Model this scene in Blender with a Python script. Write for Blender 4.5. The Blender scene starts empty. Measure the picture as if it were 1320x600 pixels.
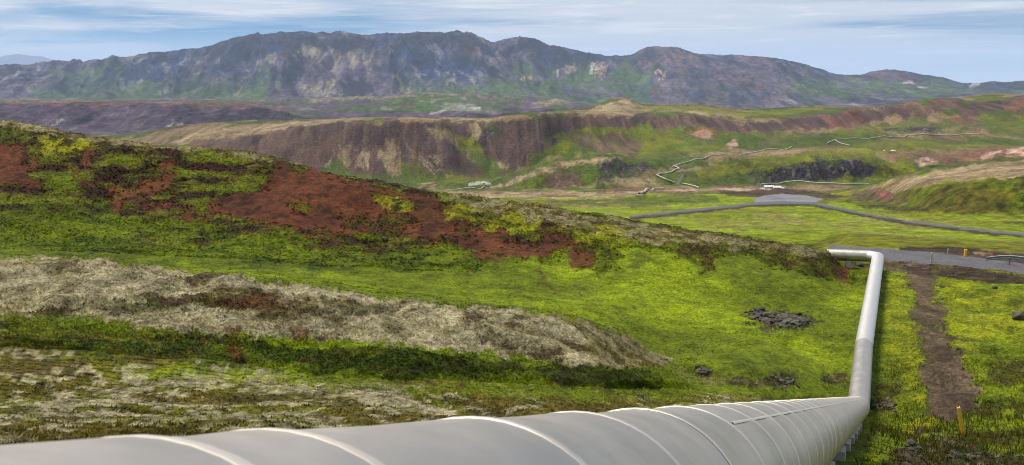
import bpy, bmesh, math, random
import numpy as np
from mathutils import Vector, Matrix, Quaternion

# ------------------------------------------------------------------ camera
F = 1283.0                      # focal length in photograph pixels (1320 wide)
VH = 95.0                       # eye-level line in the photograph
PITCH = math.atan((300 - VH) / F)
CP, SP = math.cos(PITCH), math.sin(PITCH)
scene = bpy.context.scene
cam_d = bpy.data.cameras.new('camera')
cam = bpy.data.objects.new('camera', cam_d)
scene.collection.objects.link(cam)
cam.location = (0, 0, 0)
cam.rotation_euler = (math.pi / 2 - PITCH, 0, 0)
cam_d.sensor_width = 36.0
cam_d.lens = 36.0 * F / 1320.0
cam_d.clip_start = 0.1
cam_d.clip_end = 60000
cam_d.dof.use_dof = True
cam_d.dof.focus_distance = 70
cam_d.dof.aperture_fstop = 9
scene.camera = cam

# ------------------------------------------------------------------ sky and sun
SUN_EL, SUN_AZ = math.radians(65), math.radians(-52)     # azimuth from +Y (view axis), + to the right
world = bpy.data.worlds.new('World')
scene.world = world
world.use_nodes = True
wn, wl = world.node_tree.nodes, world.node_tree.links
wn.clear()
wout = wn.new('ShaderNodeOutputWorld')
bg = wn.new('ShaderNodeBackground'); bg.inputs['Strength'].default_value = 0.105
sky = wn.new('ShaderNodeTexSky'); sky.sky_type = 'NISHITA'; sky.sun_disc = False
sky.sun_elevation = SUN_EL; sky.sun_rotation = SUN_AZ
sky.altitude = 300; sky.air_density = 1.0; sky.dust_density = 0.3; sky.ozone_density = 3.0
tc = wn.new('ShaderNodeTexCoord')
VX, VZ, WX, WZ = 3.7, 2.2, 2.9, 3.3
def wmap(scale, loc=(0, 0, 0), rot=(0, 0, 0)):
    m = wn.new('ShaderNodeMapping')
    m.inputs['Scale'].default_value = scale; m.inputs['Location'].default_value = loc; m.inputs['Rotation'].default_value = rot
    wl.new(tc.outputs['Generated'], m.inputs['Vector']); return m
def wnoise(m, scale, detail, rough, dist=0.0):
    n = wn.new('ShaderNodeTexNoise'); n.inputs['Scale'].default_value = scale
    n.inputs['Detail'].default_value = detail; n.inputs['Roughness'].default_value = rough
    n.inputs['Distortion'].default_value = dist
    wl.new(m.outputs[0], n.inputs['Vector']); return n
def wramp(src, p0, p1):
    r = wn.new('ShaderNodeMapRange'); r.interpolation_type = 'SMOOTHSTEP'
    r.inputs['From Min'].default_value = p0; r.inputs['From Max'].default_value = p1
    wl.new(src, r.inputs['Value']); return r
def wmath(op, a, b):
    m = wn.new('ShaderNodeMath'); m.operation = op; m.use_clamp = True
    for i, s in enumerate((a, b)):
        if isinstance(s, (int, float)): m.inputs[i].default_value = s
        else: wl.new(s, m.inputs[i])
    return m.outputs[0]
# the blue deepens quickly above the horizon
sepn = wn.new('ShaderNodeSeparateXYZ'); wl.new(tc.outputs['Generated'], sepn.inputs[0])
zz_ = wn.new('ShaderNodeMath'); zz_.operation = 'MULTIPLY_ADD'; zz_.inputs[1].default_value = 4.0; zz_.inputs[2].default_value = 0.12; wl.new(sepn.outputs['Z'], zz_.inputs[0])
cmb = wn.new('ShaderNodeCombineXYZ'); wl.new(sepn.outputs['X'], cmb.inputs[0]); wl.new(sepn.outputs['Y'], cmb.inputs[1]); wl.new(zz_.outputs[0], cmb.inputs[2])
nrm = wn.new('ShaderNodeVectorMath'); nrm.operation = 'NORMALIZE'; wl.new(cmb.outputs[0], nrm.inputs[0]); wl.new(nrm.outputs[0], sky.inputs['Vector'])
# thin veil of high cloud and wisps, drawn out along the horizon
veil = wramp(wnoise(wmap((1.9, 1.9, 17.0), (VX, 0.0, VZ)), 1.3, 7, 0.55, 0.5).outputs['Fac'], 0.35, 0.60)
wisp = wramp(wnoise(wmap((4.2, 4.2, 95.0), (WX, 0.2, WZ), (0, 0.03, 0)), 1.7, 10, 0.66, 0.8).outputs['Fac'], 0.47, 0.72)
low = wramp(sepn.outputs['Z'], 0.05, -0.015)
cl = wmath('ADD', wmath('MULTIPLY', veil.outputs[0], 0.78), wmath('MULTIPLY', wisp.outputs[0], 0.46))
cl = wmath('MAXIMUM', cl, wmath('MULTIPLY', low.outputs[0], 0.90))
cloudcol = wn.new('ShaderNodeRGB'); cloudcol.outputs[0].default_value = (3.95, 4.1, 4.35, 1)
tint = wn.new('ShaderNodeMix'); tint.data_type = 'RGBA'; tint.blend_type = 'MULTIPLY'; tint.inputs['Factor'].default_value = 1.0
tint.inputs[7].default_value = (0.31, 0.50, 0.51, 1)
wl.new(sky.outputs[0], tint.inputs[6])
mixw = wn.new('ShaderNodeMix'); mixw.data_type = 'RGBA'
wl.new(cl, mixw.inputs['Factor']); wl.new(tint.outputs[2], mixw.inputs[6]); wl.new(cloudcol.outputs[0], mixw.inputs[7])
wl.new(mixw.outputs[2], bg.inputs['Color']); wl.new(bg.outputs[0], wout.inputs['Surface'])

sun_d = bpy.data.lights.new('sun', 'SUN'); sun_d.energy = 2.75; sun_d.angle = math.radians(19); sun_d.color = (1.0, 0.90, 0.75)
sun = bpy.data.objects.new('sun', sun_d); scene.collection.objects.link(sun)
sdir = Vector((math.sin(SUN_AZ) * math.cos(SUN_EL), math.cos(SUN_AZ) * math.cos(SUN_EL), math.sin(SUN_EL)))
sun.rotation_euler = sdir.to_track_quat('Z', 'Y').to_euler()
sun.location = (0, 0, 50)
vs = scene.view_settings
vs.view_transform = 'Standard'; vs.look = 'None'; vs.gamma = 1.0; vs.use_curve_mapping = False; vs.exposure = 1.06
scene.cycles.max_bounces = 5; scene.cycles.diffuse_bounces = 2; scene.cycles.glossy_bounces = 3
scene.cycles.volume_bounces = 0; scene.cycles.use_denoising = True
scene.cycles.volume_step_rate = 4.0
scene.cycles.filter_width = 0.95

KEXP = 2.5      # how much brighter a flat sunlit surface shows in the picture than its albedo
def lin(c):
    c = np.asarray(c, float) / 255.0
    return np.where(c <= 0.04045, c / 12.92, ((c + 0.055) / 1.055) ** 2.4)

# ------------------------------------------------------------------ helpers: things
COL = scene.collection
def tag(o, label=None, cat=None, group=None, kind=None):
    for k, v in (('label', label), ('category', cat), ('group', group), ('kind', kind)):
        if v: o[k] = v
    return o
def link(name, me, mat=None, parent=None, loc=None):
    o = bpy.data.objects.new(name, me); COL.objects.link(o)
    if mat and me is not None and not me.materials: me.materials.append(mat)
    if parent: o.parent = parent
    if loc is not None: o.location = loc
    return o
def empty(name, loc): return link(name, None, loc=loc)
def mesh_from(name, verts, faces, smooth=False):
    me = bpy.data.meshes.new(name); me.from_pydata([tuple(v) for v in verts], [], faces); me.update()
    if smooth: me.polygons.foreach_set('use_smooth', [True] * len(me.polygons))
    return me

# ------------------------------------------------------------------ pixel <-> place
def ray(u, v):
    y = (300.0 - v) / F
    return (u - 660.0) / F, CP + y * SP, -SP + y * CP
def P(u, v, Y):                       # the place at depth Y seen at photograph pixel (u, v)
    x, yy, z = ray(u, v); return x / yy * Y, Y, z / yy * Y
def to_px(X, Y, Z):
    fw = Y * CP - Z * SP; up = Y * SP + Z * CP
    fw = np.maximum(fw, 0.05)
    return 660.0 + F * X / fw, 300.0 - F * up / fw

# ------------------------------------------------------------------ noise
def _hash(ix, iy, seed):
    n = (ix.astype(np.int64) * 374761393 + iy.astype(np.int64) * 668265263 + seed * 974711) & 0xFFFFFFFF
    n = ((n ^ (n >> 13)) * 1274126177) & 0xFFFFFFFF
    n = ((n ^ (n >> 16)) * 2246822519) & 0xFFFFFFFF
    return ((n ^ (n >> 15)) & 0xFFFFFF).astype(np.float32) / 16777215.0
def vnoise(x, y, seed=0):
    ix, iy = np.floor(x), np.floor(y)
    fx, fy = (x - ix).astype(np.float32), (y - iy).astype(np.float32)
    ix = ix.astype(np.int64); iy = iy.astype(np.int64)
    fx = fx * fx * fx * (fx * (fx * 6 - 15) + 10); fy = fy * fy * fy * (fy * (fy * 6 - 15) + 10)
    a, b = _hash(ix, iy, seed), _hash(ix + 1, iy, seed)
    c, d = _hash(ix, iy + 1, seed), _hash(ix + 1, iy + 1, seed)
    return a + (b - a) * fx + (c - a) * fy + (a - b - c + d) * fx * fy
def fbm(x, y, seed=0, octv=4, gain=0.5):          # about 0..1, mean .5
    s = 0.0; w = 1.0; t = 0.0
    for o in range(octv):
        ca, sa = math.cos(0.6 * o), math.sin(0.6 * o)
        s = s + w * vnoise((x * ca - y * sa) * 2.03 ** o + 17.3 * o, (x * sa + y * ca) * 2.03 ** o - 9.1 * o, seed + o)
        t += w; w *= gain
    return s / t
def sst(x, a, b):
    t = np.clip((x - a) / (b - a), 0, 1); return t * t * (3 - 2 * t)

# ------------------------------------------------------------------ pipe axis (fixed first: the ground follows it)
R_PIPE = 0.45
def unit(a): a = np.asarray(a, float); return a / np.linalg.norm(a)
pd1 = unit(ray(1138, 509.3))
n1 = unit(np.cross(pd1, ray(580, 541))); n2 = unit(np.cross(pd1, ray(1075, 590)))
mid = np.array(ray(760, 600))
pc1 = np.linalg.solve(np.array([n1, n2, pd1]), [np.sign(n1 @ mid) * R_PIPE, np.sign(n2 @ mid) * R_PIPE, 0])
def axis1(t): return pc1 + pd1 * t
tb = 5.0
while to_px(*axis1(tb))[0] < 1106.5 and tb < 60: tb += 0.05
BEND1 = axis1(tb)
BEND2 = np.array(P(1132, 331, 76.5))
KINK = np.array(P(1113.5, 447, 50.0))
KINK[2] = min(KINK[2], BEND1[2] - 0.0)
END3 = np.array(P(985, 325, 79.0)); END4 = np.array(P(700, 310, 112.0))
print('bend1', BEND1, 'bend2', BEND2, 'kink', KINK, 'tb', tb)

# ------------------------------------------------------------------ terrain lines, front to back: (u, v, Y) or ('w', X, Y, h)
LINES = [
 # 0 behind the camera / 1 close in front
 [('w',-14,-9,-0.9),('w',0,-9,-1.2),('w',14,-9,-2.0)],
 [('w',-16,3,-2.0),('w',-4,3,-2.3),('w',0,3,-2.35),('w',5,3,-3.0),('w',16,3,-4.2)],
 # 2 first ground seen beyond the pipe / at the lower edge on the right
 [(-250,600,10.8),(0,592,11.3),(300,568,13),(600,552,16.5),(850,543,22),(1000,548,29),(1060,580,30.5),(1150,640,28),(1320,645,28),(1500,645,28)],
 # 3 foot of the green bank
 [(-200,436,29.5),(0,446,29.2),(200,464,28.8),(400,480,28.6),(600,496,29.2),(720,500,31),(830,500,34.5),(950,506,38),(1050,512,40.5),(1110,520,41.3),(1200,522,41.2),(1320,522,41.6),(1500,520,42)],
 # 4 brow of the green bank
 [(-200,408,31.6),(0,416,31.2),(200,434,30.8),(400,446,30.5),(600,462,30.9),(720,472,32.8),(830,478,36.2),(880,486,38.6),(950,486,41.5),(1050,478,45.5),(1110,476,47),(1200,474,47.5),(1320,472,48),(1500,470,48)],
 # 5 crest of the lichen ridge
 [(-200,330,39),(0,334,38.5),(100,337,38.2),(220,350,38),(400,372,37.8),(500,387,37.7),(600,397,38),(700,405,38.4),(790,427,39.6),(845,456,41.5),(880,468,43),(950,452,49),(1050,432,54.5),(1110,428,56),(1200,422,57.3),(1320,418,58.5),(1500,415,59)],
 # 6 grassy trough behind it
 [(-200,345,47),(0,345,48),(200,358,48),(400,378,48.5),(600,402,49),(700,409,50.5),(800,432,50),(860,452,50),(950,424,55),(1050,404,61),(1110,400,62.2),(1200,396,63.5),(1320,392,64.5),(1500,390,65)],
 # 7 foot of the red hill
 [(-200,318,63),(0,322,63.5),(200,330,63.5),(400,340,63),(600,352,62.5),(800,368,62.5),(950,378,63),(1050,378,65.5),(1110,374,67.5),(1200,370,69),(1320,368,69.5),(1500,366,70)],
 # 8 its middle slope
 [(-200,230,75),(0,242,74.5),(200,266,73.5),(400,282,71.8),(600,308,70),(750,325,69),(900,330,69.5),(1000,338,69.8),(1060,345,70.3),(1090,356,70.5),(1110,358,71.8),(1200,356,73),(1320,358,72.5),(1500,362,71.5)],
 # 9 its crest; right of the hill the road's near edge
 [(-200,140,88),(-80,147,87),(0,154.5,86),(60,164,85.5),(110,176,85),(160,182,84.5),(200,187,84.2),(260,191,84),(310,196,83.8),(350,205,83),(400,217,82),(450,229,81),(500,239,80.3),(560,250,79.5),(630,259,79),(700,268,78.5),(760,278,78),(820,288,77.4),(880,298,76.6),(950,306,75.7),(1010,314,75),(1060,321,74.6),(1080,329,74.2),(1095,344,74.2),(1110,346,76.5),(1200,344,78),(1320,352,74.6),(1500,366,70.8)],
 # 10 hidden ground behind the hill; right: the road's far edge
 [(-200,215,107),(0,215,107),(350,250,100),(700,300,96),(950,325,88),(1060,330,84),(1110,322,86.5),(1200,326,85),(1320,338,79),(1500,355,74)],
 # 11..13 meadow
 [(-200,290,122),(700,300,118),(1000,301,117),(1110,301,116.5),(1320,310,105),(1500,318,98)],
 [(-200,275,192),(600,276,190),(1000,276,190),(1110,278,182),(1200,284,160),(1320,286,155),(1500,286,155)],
 [(-200,263,262),(600,262,264),(950,263,263),(1060,265,255),(1130,268,238),(1200,274,205),(1320,277,192),(1500,278,188)],
 # 14 brow of the mossy hill at the right
 [(-200,257,300),(600,257,298),(850,256,298),(1060,256,300),(1110,256,286),(1150,250,258),(1200,241,220),(1260,234,209),(1320,229,204),(1500,222,200)],
 # 15 pale berm (left) / crest of the mossy hill (right)
 [(-200,249,330),(560,249,330),(700,248,330),(830,249,330),(940,250,335),(1060,250,335),(1110,243,320),(1130,237,305),(1165,229,285),(1205,221,272),(1250,214,268),(1320,206,268),(1500,198,270)],
 # 16 flat behind
 [(-200,247,395),(600,246,398),(760,246,398),(900,247.5,390),(1050,245,395),(1130,243,385),(1205,230,385),(1320,216,385),(1500,208,385)],
 # 17 foot of spur and cliff
 [(-200,247,440),(500,242,440),(600,242,430),(640,246,415),(760,246,415),(800,243,418),(860,240,428),(970,238,432),(1020,235.5,436),(1080,234,440),(1135,232,445),(1200,224,455),(1320,212,455),(1500,205,455)],
 # 18 crest of spur, cliff top
 [(-200,244,500),(500,240,490),(590,238,470),(623,241,446),(657,233,440),(690,219,442),(715,208,445),(735,205.5,447),(773,201,450),(790,202,451),(812,209,452),(840,213,462),(870,214,480),(920,212,485),(960,213,465),(975,216,447),(1020,215,445),(1045,206.5,449),(1080,205,451),(1113,207,452),(1135,213,456),(1200,217,470),(1240,212,475),(1280,206,478),(1320,203,480),(1500,196,480)],
 # 19 canyon floor, foot of the wall
 [(-200,230,570),(200,210,600),(400,229,570),(450,232,558),(500,237,545),(550,237,540),(600,233,540),(650,228,545),(700,221,560),(770,211,545),(800,209,540),(840,210.5,530),(870,207,540),(900,201,560),(950,194,580),(1000,192,595),(1070,187,605),(1130,184,620),(1200,186,610),(1260,188,590),(1320,190,580),(1500,190,580)],
 # 20 middle of the wall
 [(-200,215,600),(200,200,620),(300,203,608),(400,196,596),(450,196,584),(500,198,574),(550,196,562),(575,196,572),(604,194,602),(630,195,600),(655,190,580),(700,186,590),(750,184,624),(800,180,648),(850,178,650),(900,178,642),(950,176,650),(1000,172,680),(1070,168,700),(1130,163,720),(1200,158,725),(1260,160,710),(1320,160,700),(1500,160,700)],
 # 21 canyon rim
 [(-200,200,680),(180,190,665),(230,186,655),(320,175,640),(355,169,633),(392,164,626),(430,160,616),(476,156,604),(527,154,592),(560,156,606),(592,158,638),(630,157,636),(657,152,614),(703,148,626),(740,146,664),(783,148,698),(823,150,704),(848,146,700),(873,147,694),(907,151,700),(960,155,710),(1020,153,735),(1063,150,750),(1087,144,760),(1147,138,775),(1180,131,785),(1230,128,795),(1247,132,795),(1297,128,790),(1320,125,790),(1500,120,790)],
 # 22 back edge of the near plateau, cone
 [(-200,186,740),(120,182,740),(180,176,735),(230,165,730),(305,160,735),(355,158,745),(430,154,755),(480,151.5,760),(560,152,765),(620,153,770),(700,145,780),(757,141,800),(773,136,830),(786,130,845),(795,127,850),(810,127.5,850),(820,133,848),(830,136.5,850),(857,137,870),(907,137,900),(960,143,910),(1063,138,930),(1113,138,920),(1163,133.5,910),(1247,125.5,960),(1273,122,985),(1295,121,985),(1320,124,960),(1500,122,960)],
 # 23 hidden trough
 [(-200,163,1290),(0,165,1280),(150,172,1240),(200,174,1215),(300,164,1290),(430,156,1340),(527,154,1390),(700,150,1450),(800,146,1500),(1000,150,1500),(1200,142,1500),(1320,133,1500),(1500,130,1500)],
 # 24 top of the purple lava slope
 [(-200,133,1460),(0,133,1450),(150,134,1440),(250,136,1440),(300,138,1450),(340,143,1480),(400,149,1520),(430,151,1540),(527,149,1580),(620,149.5,1600),(700,146,1650),(800,143,1700),(1000,147,1700),(1200,139,1700),(1320,130,1700),(1500,128,1700)],
 # 25 low hills before the mountain
 [(-200,129,2300),(0,130,2300),(200,130,2300),(310,128,2250),(340,129,2250),(440,127.5,2200),(507,125,2200),(567,120.5,2200),(613,123,2200),(667,125,2200),(707,128,2250),(757,133.5,2300),(830,139,2400),(1000,145,2400),(1200,135,2400),(1320,127,2400),(1500,124,2400)],
 # 26 foot of the mountain
 [(-200,128,3500),(0,129,3500),(200,128.5,3450),(430,127,3400),(567,125,3400),(667,127,3450),(757,133,3500),(830,137,3500),(1000,140,3450),(1200,128,3500),(1250,121,3500),(1320,119,3500),(1500,117,3500)],
 # 27 its middle slope
 [(-200,112,3950),(0,110,3950),(100,111,3930),(200,103,3880),(300,92,3850),(380,82,3800),(500,86,3800),(600,86,3850),(650,97,3950),(700,104,4150),(750,108,4250),(800,106,4200),(850,96,4050),(920,97,3950),(1000,102,3900),(1080,114,3980),(1150,111,4000),(1240,117,4000),(1320,114,4000),(1500,112,4000)],
 # 28 skyline
 [(-200,84,4500),(0,83,4500),(27,84,4480),(83,80,4450),(150,76,4420),(183,70,4400),(233,65,4380),(267,60,4350),(300,52,4330),(325,47,4320),(350,43,4320),(367,41,4320),(400,42,4320),(440,42.5,4320),(468,46,4330),(500,45,4330),(530,43,4330),(560,42.5,4330),(580,41.5,4330),(600,41,4340),(612,43.5,4340),(622,50,4350),(634,56,4400),(655,51,4450),(672,48.5,4470),(700,55,4500),(735,63,4600),(790,73,4700),(808,71.5,4700),(835,62,4600),(850,60.5,4580),(870,61,4560),(900,70,4500),(960,72,4450),(1020,79,4400),(1060,90,4420),(1085,97,4450),(1105,97,4500),(1130,91.5,4520),(1143,90,4520),(1165,92,4520),(1200,98,4500),(1225,103,4500),(1242,108,4550),(1262,107.5,4600),(1280,105.5,4600),(1295,107,4600),(1320,105,4600),(1400,108,4600),(1500,105,4600)],
 # 29 behind it
 [(-200,140,5600),(600,140,5600),(1500,140,5600)],
]
ROWS = [6, 40, 92, 32, 78, 18, 62, 62, 76, 12, 30, 26, 18, 22, 22, 12, 10, 36, 22, 38, 40, 22, 10, 36, 14, 12, 44, 64, 8]
Y0 = 14.0
QMAX, NC = 0.63, 1120
Q = np.linspace(-QMAX, QMAX, NC)
def pchip1(x, y, xs):
    x = np.asarray(x, float); y = np.asarray(y, float); h = np.diff(x); d = np.diff(y) / h
    m = np.zeros_like(y)
    if len(x) > 2:
        s = d[:-1] * d[1:] > 0
        w1 = 2 * h[1:] + h[:-1]; w2 = h[1:] + 2 * h[:-1]
        with np.errstate(all='ignore'):
            mm = (w1 + w2) / (w1 / d[:-1] + w2 / d[1:])
        m[1:-1] = np.where(s, mm, 0)
    m[0], m[-1] = d[0], d[-1]
    xs = np.clip(xs, x[0], x[-1]); i = np.clip(np.searchsorted(x, xs) - 1, 0, len(h) - 1)
    t = (xs - x[i]) / h[i]
    return ((2*t**3 - 3*t**2 + 1) * y[i] + (t**3 - 2*t**2 + t) * h[i] * m[i] + (-2*t**3 + 3*t**2) * y[i+1] + (t**3 - t**2) * h[i] * m[i+1])
LY, LH = [], []
for L in LINES:
    qs, ys, hs = [], [], []
    for c in L:
        X, Y, h = c[1:] if c[0] == 'w' else P(*c)
        qs.append(X / (Y + Y0)); ys.append(Y); hs.append(h)
    LY.append(pchip1(qs, ys, Q)); LH.append(pchip1(qs, hs, Q))
LY = np.array(LY); LH = np.array(LH)
for i in range(1, len(LY)):
    bad = (LY[i] <= LY[i-1] + 0.05).sum()
    if bad: print('line order', i, bad)
    LY[i] = np.maximum(LY[i], LY[i-1] + 0.05)
# slopes along the view (monotone), per column
dY = np.diff(LY, axis=0); D = np.diff(LH, axis=0) / dY
M = np.zeros_like(LH)
same = D[:-1] * D[1:] > 0
w1 = 2 * dY[1:] + dY[:-1]; w2 = dY[1:] + 2 * dY[:-1]
with np.errstate(all='ignore'):
    hm = (w1 + w2) / (w1 / D[:-1] + w2 / D[1:])
M[1:-1] = np.where(same, hm, 0.0); M[0] = D[0]; M[-1] = D[-1]
for k in (4, 9, 15, 18, 21, 28):           # brows stay crisp
    M[k] *= 0.3
def herm(i, t, cols):
    a = dY[i][cols]
    return ((2*t**3 - 3*t**2 + 1) * LH[i][cols] + (t**3 - 2*t**2 + t) * a * M[i][cols] + (-2*t**3 + 3*t**2) * LH[i+1][cols] + (t**3 - t**2) * a * M[i+1][cols])
rowsY, rowsH, rowS = [], [], []
cols = np.arange(NC)
for i in range(len(ROWS)):
    n = ROWS[i]
    for k in range(n + (1 if i == len(ROWS) - 1 else 0)):
        t = k / n
        # even spacing in the picture rather than in depth
        Yk = 1.0 / ((1 - t) / np.maximum(LY[i] + 12, 1) + t / np.maximum(LY[i+1] + 12, 1)) - 12
        tt = np.clip((Yk - LY[i]) / dY[i], 0, 1)
        rowsY.append(Yk); rowsH.append(herm(i, tt, cols)); rowS.append(i + t)
GY = np.array(rowsY); GH = np.array(rowsH); GS = np.array(rowS)
NR = len(GS)
GX = Q[None, :] * (GY + Y0)
SEC = np.repeat(np.minimum(GS.astype(int), len(ROWS) - 1)[:, None], NC, 1)
SF = np.repeat(GS[:, None], NC, 1)
print('grid', NR, NC, NR * NC)

# broad relief --------------------------------------------------------
def band(a, b, c, d):   # 0..1 window in line number
    return sst(SF, a, b) * (1 - sst(SF, c, d))
near = band(1.5, 2.2, 9.2, 9.9)
GH += near * (fbm(GX / 5, GY / 5, 3, 3) - 0.5) * 0.5
GH += band(2.97, 3.25, 4.2, 4.9) * (fbm(GX / 4, GY / 3, 7, 3) - 0.5) * 0.9
GH += band(3.8, 4.3, 4.9, 5.2) * (fbm(GX / 2.6, GY / 2.6, 10, 3) - 0.5) * 0.8
hillw = band(7.2, 8, 8.6, 9.0) * sst(1080 - to_px(GX, GY, GH)[0], 0, 80)
GH += hillw * (fbm(GX / 6 + 3, GY / 9, 5, 4) - 0.5) * 1.6
rim = band(8.6, 9.0, 9.0, 9.5)
GH += rim * (fbm(GX / 2.5, GY / 2.5, 6, 3) - 0.5) * 0.35
GH += band(10, 10.6, 14, 15) * (fbm(GX / 30, GY / 30, 8, 3) - 0.5) * 1.2
GH += band(13.2, 13.8, 14.6, 15.0) * (fbm(GX / 12, GY / 12, 9, 4) - 0.5) * 1.5
# canyon walls: ribs and gullies running down the slope
wall = band(19.0, 19.6, 20.6, 21.0)
rib = np.abs(fbm(GX / 28 + GY / 140, GY / 160, 11, 4) - 0.5) * 2
GH += wall * (0.32 - rib) * 5.5
GH += band(16.2, 17.5, 18.0, 18.6) * (fbm(GX / 9, GY / 12, 12, 4) - 0.5) * 5
GH += band(17.9, 18.2, 20, 22.4) * (fbm(GX / 40, GY / 40, 13, 4) - 0.5) * 7
GH += band(22.6, 23.4, 23.8, 24.0) * (fbm(GX / 60, GY / 120, 14, 5) - 0.5) * 22
GH += band(23.9, 24.1, 25.5, 26) * (fbm(GX / 120, GY / 120, 15, 4) - 0.5) * 9
# mountain: ravines between buttresses
mt = band(26.0, 26.7, 27.5, 28.02)
wx = GX + 160 * (fbm(GX / 500, GY / 500, 21, 3) - 0.5) + 0.25 * (GY - 4000)
rv = 1 - np.abs(fbm(wx / 210, GY / 900, 22, 2) - 0.5) * 4
rv2 = 1 - np.abs(fbm(wx / 75, GY / 320, 23, 3) - 0.5) * 4
smo = 1 - 0.72 * sst(Q * F + 660, 770, 860)[None, :]
GH += mt * (rv * 40 + rv2 * 24 - 22) * smo
GH += band(26.3, 27, 27.95, 28.0) * (fbm(GX / 45, GY / 70, 24, 5) - 0.5) * 26 * smo
GH += band(27.8, 28.0, 28.0, 28.4) * (fbm(GX / 40, GY / 4000, 25, 4) - 0.5) * 16 * smo
# the ground runs level just below the pipe
def seg_dist(X, Y, a, b):
    ab = np.array(b[:2]) - np.array(a[:2]); L2 = ab @ ab
    t = np.clip(((X - a[0]) * ab[0] + (Y - a[1]) * ab[1]) / L2, 0, 1)
    return np.hypot(X - a[0] - t * ab[0], Y - a[1] - t * ab[1]), a[2] + t * (b[2] - a[2])
PIPE_PTS = [axis1(-1.5), BEND1, KINK, BEND2, END3, END4]
m9 = (SF < 10.5)
for a, b, cl_, w in ((axis1(-1.5), BEND1, 0.62, 5.0), (BEND1, KINK, 0.85, 4.0), (KINK, BEND2, 0.85, 4.0), (BEND2, END3, 0.95, 2.2)):
    dist, az = seg_dist(GX, GY, a, b)
    wgt = (1 - sst(dist, 0.9, w)) * m9
    GH += wgt * np.where(wgt > 0, (az - cl_) - GH, 0)

UU, VV = to_px(GX, GY, GH)      # where each point of the ground lies in the photograph
def pick(u, v, s0=0, s1=99):
    m = (SF >= s0) & (SF <= s1) & (np.abs(UU - u) < 14)
    idx = np.flatnonzero(m)
    d = (UU.flat[idx] - u) ** 2 + (VV.flat[idx] - v) ** 2 * 4 + 0.0005 * GY.flat[idx]
    k = idx[np.argmin(d)]
    return np.array([GX.flat[k], GY.flat[k], GH.flat[k]])
def ground_h(X, Y):             # height of the finished ground under a place
    q = X / (Y + Y0); j = int(np.clip(np.searchsorted(Q, q), 1, NC - 1))
    f = (q - Q[j-1]) / (Q[j] - Q[j-1])
    return (1 - f) * np.interp(Y, GY[:, j-1], GHF[:, j-1]) + f * np.interp(Y, GY[:, j], GHF[:, j])

# ------------------------------------------------------------------ what grows and lies where
COLR = np.zeros((NR, NC, 3), np.float32)
HUM = np.zeros((NR, NC), np.float32)        # hummock height in metres
WAV = np.ones((NR, NC), np.float32)         # hummock size in metres
KIND = np.zeros((NR, NC), np.int8)          # 1 road, 2 path, 3 yard
C = {k: (lin(v) / KEXP).astype(np.float32) for k, v in dict(
 lime=(162,184,14), yellow=(192,192,28), green=(126,144,10), green2=(142,148,22), dgreen=(66,86,8), olive=(124,112,36), dolive=(74,68,24),
 lichen=(214,204,166), lichen2=(174,166,122), ldark=(100,82,56), black=(36,30,26),
 red=(128,72,44), red2=(106,58,38), dred=(70,38,26), orange=(176,104,58),
 brown=(112,88,76), dbrown=(66,48,42), track=(124,100,88), scree=(134,106,94), scree2=(110,88,86), slate=(88,82,92),
 tan=(206,186,148), tan2=(176,150,112), pink=(224,176,146), rosy=(170,112,92), cream=(236,214,190), white=(245,243,238),
 road=(130,128,136), road2=(112,108,110), yard=(168,168,178), purple=(128,110,130), purple2=(104,86,110), blue=(72,86,132), mgreen=(108,134,66), mgreen2=(100,120,38),  # blue puts distance haze into the mountain rock colour
 grey=(136,128,130), palegrey=(178,172,160)).items()}
def mix(a, b, t): return a + (b - a) * t[..., None]
def f_grass(x, y, u, v):
    s = fbm(x / 2.2, y / 2.2, 31, 5, 0.6); l = fbm(x / 9, y / 9, 32, 4)
    c = mix(C['green'], C['lime'], sst(l + 0.5 * (s - 0.5), 0.38, 0.66))
    c = mix(c, C['dgreen'], sst(s, 0.52, 0.8) * 0.55)
    return c, 0.10, 0.55
def f_meadow(x, y, u, v):
    s = fbm(x / 10, y / 14, 33, 5, 0.6); l = fbm(x / 45, y / 45, 34, 4)
    c = mix(C['green2'], C['lime'], sst(l, 0.3, 0.6))
    c = mix(c, C['tan2'] * 0.9, sst(s, 0.5, 0.75) * 0.5)
    return c, 0.12, 1.5
def f_brightmoss(x, y, u, v):
    s = fbm(x / 1.1, y / 1.1, 35, 5, 0.6)
    l = fbm(x / 3.5, y / 3.5, 135, 3)
    c = mix(C['yellow'], C['green2'], sst(s + 0.6 * (l - 0.5), 0.4, 0.58))
    return mix(c, C['dolive'], sst(s, 0.55, 0.7) * 0.85), 0.18, 0.6
def f_moss(x, y, u, v):
    s = fbm(x / 1.6, y / 1.6, 36, 5, 0.6); l = fbm(x / 6, y / 6, 37, 3)
    c = mix(C['green'] * 0.9, C['olive'], sst(l, 0.4, 0.62))
    c = mix(c, C['dgreen'], sst(s, 0.48, 0.7))
    return mix(c, C['dbrown'], sst(s, 0.6, 0.72) * 0.8), 0.17, 0.9
def f_mat(x, y, u, v):           # moss mats with ragged dark hems
    n_ = fbm(x / 2.6, y / 1.3, 136, 5, 0.62); l = fbm(x / 7, y / 7, 137, 3); s = fbm(x / 0.7, y / 0.7, 138, 3, 0.6)
    c = mix(C['green'] * 0.7, C['olive'] * 0.8, sst(l, 0.4, 0.62)); c = mix(c, C['lime'] * 0.62, sst(n_, 0.46, 0.36) * 0.7)
    c = mix(c, C['dolive'] * 0.75, sst(n_, 0.50, 0.57)); return mix(c, C['dred'], sst(n_ + 0.3 * (s - 0.5), 0.58, 0.66) * 0.9), 0.26, 1.0
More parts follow.
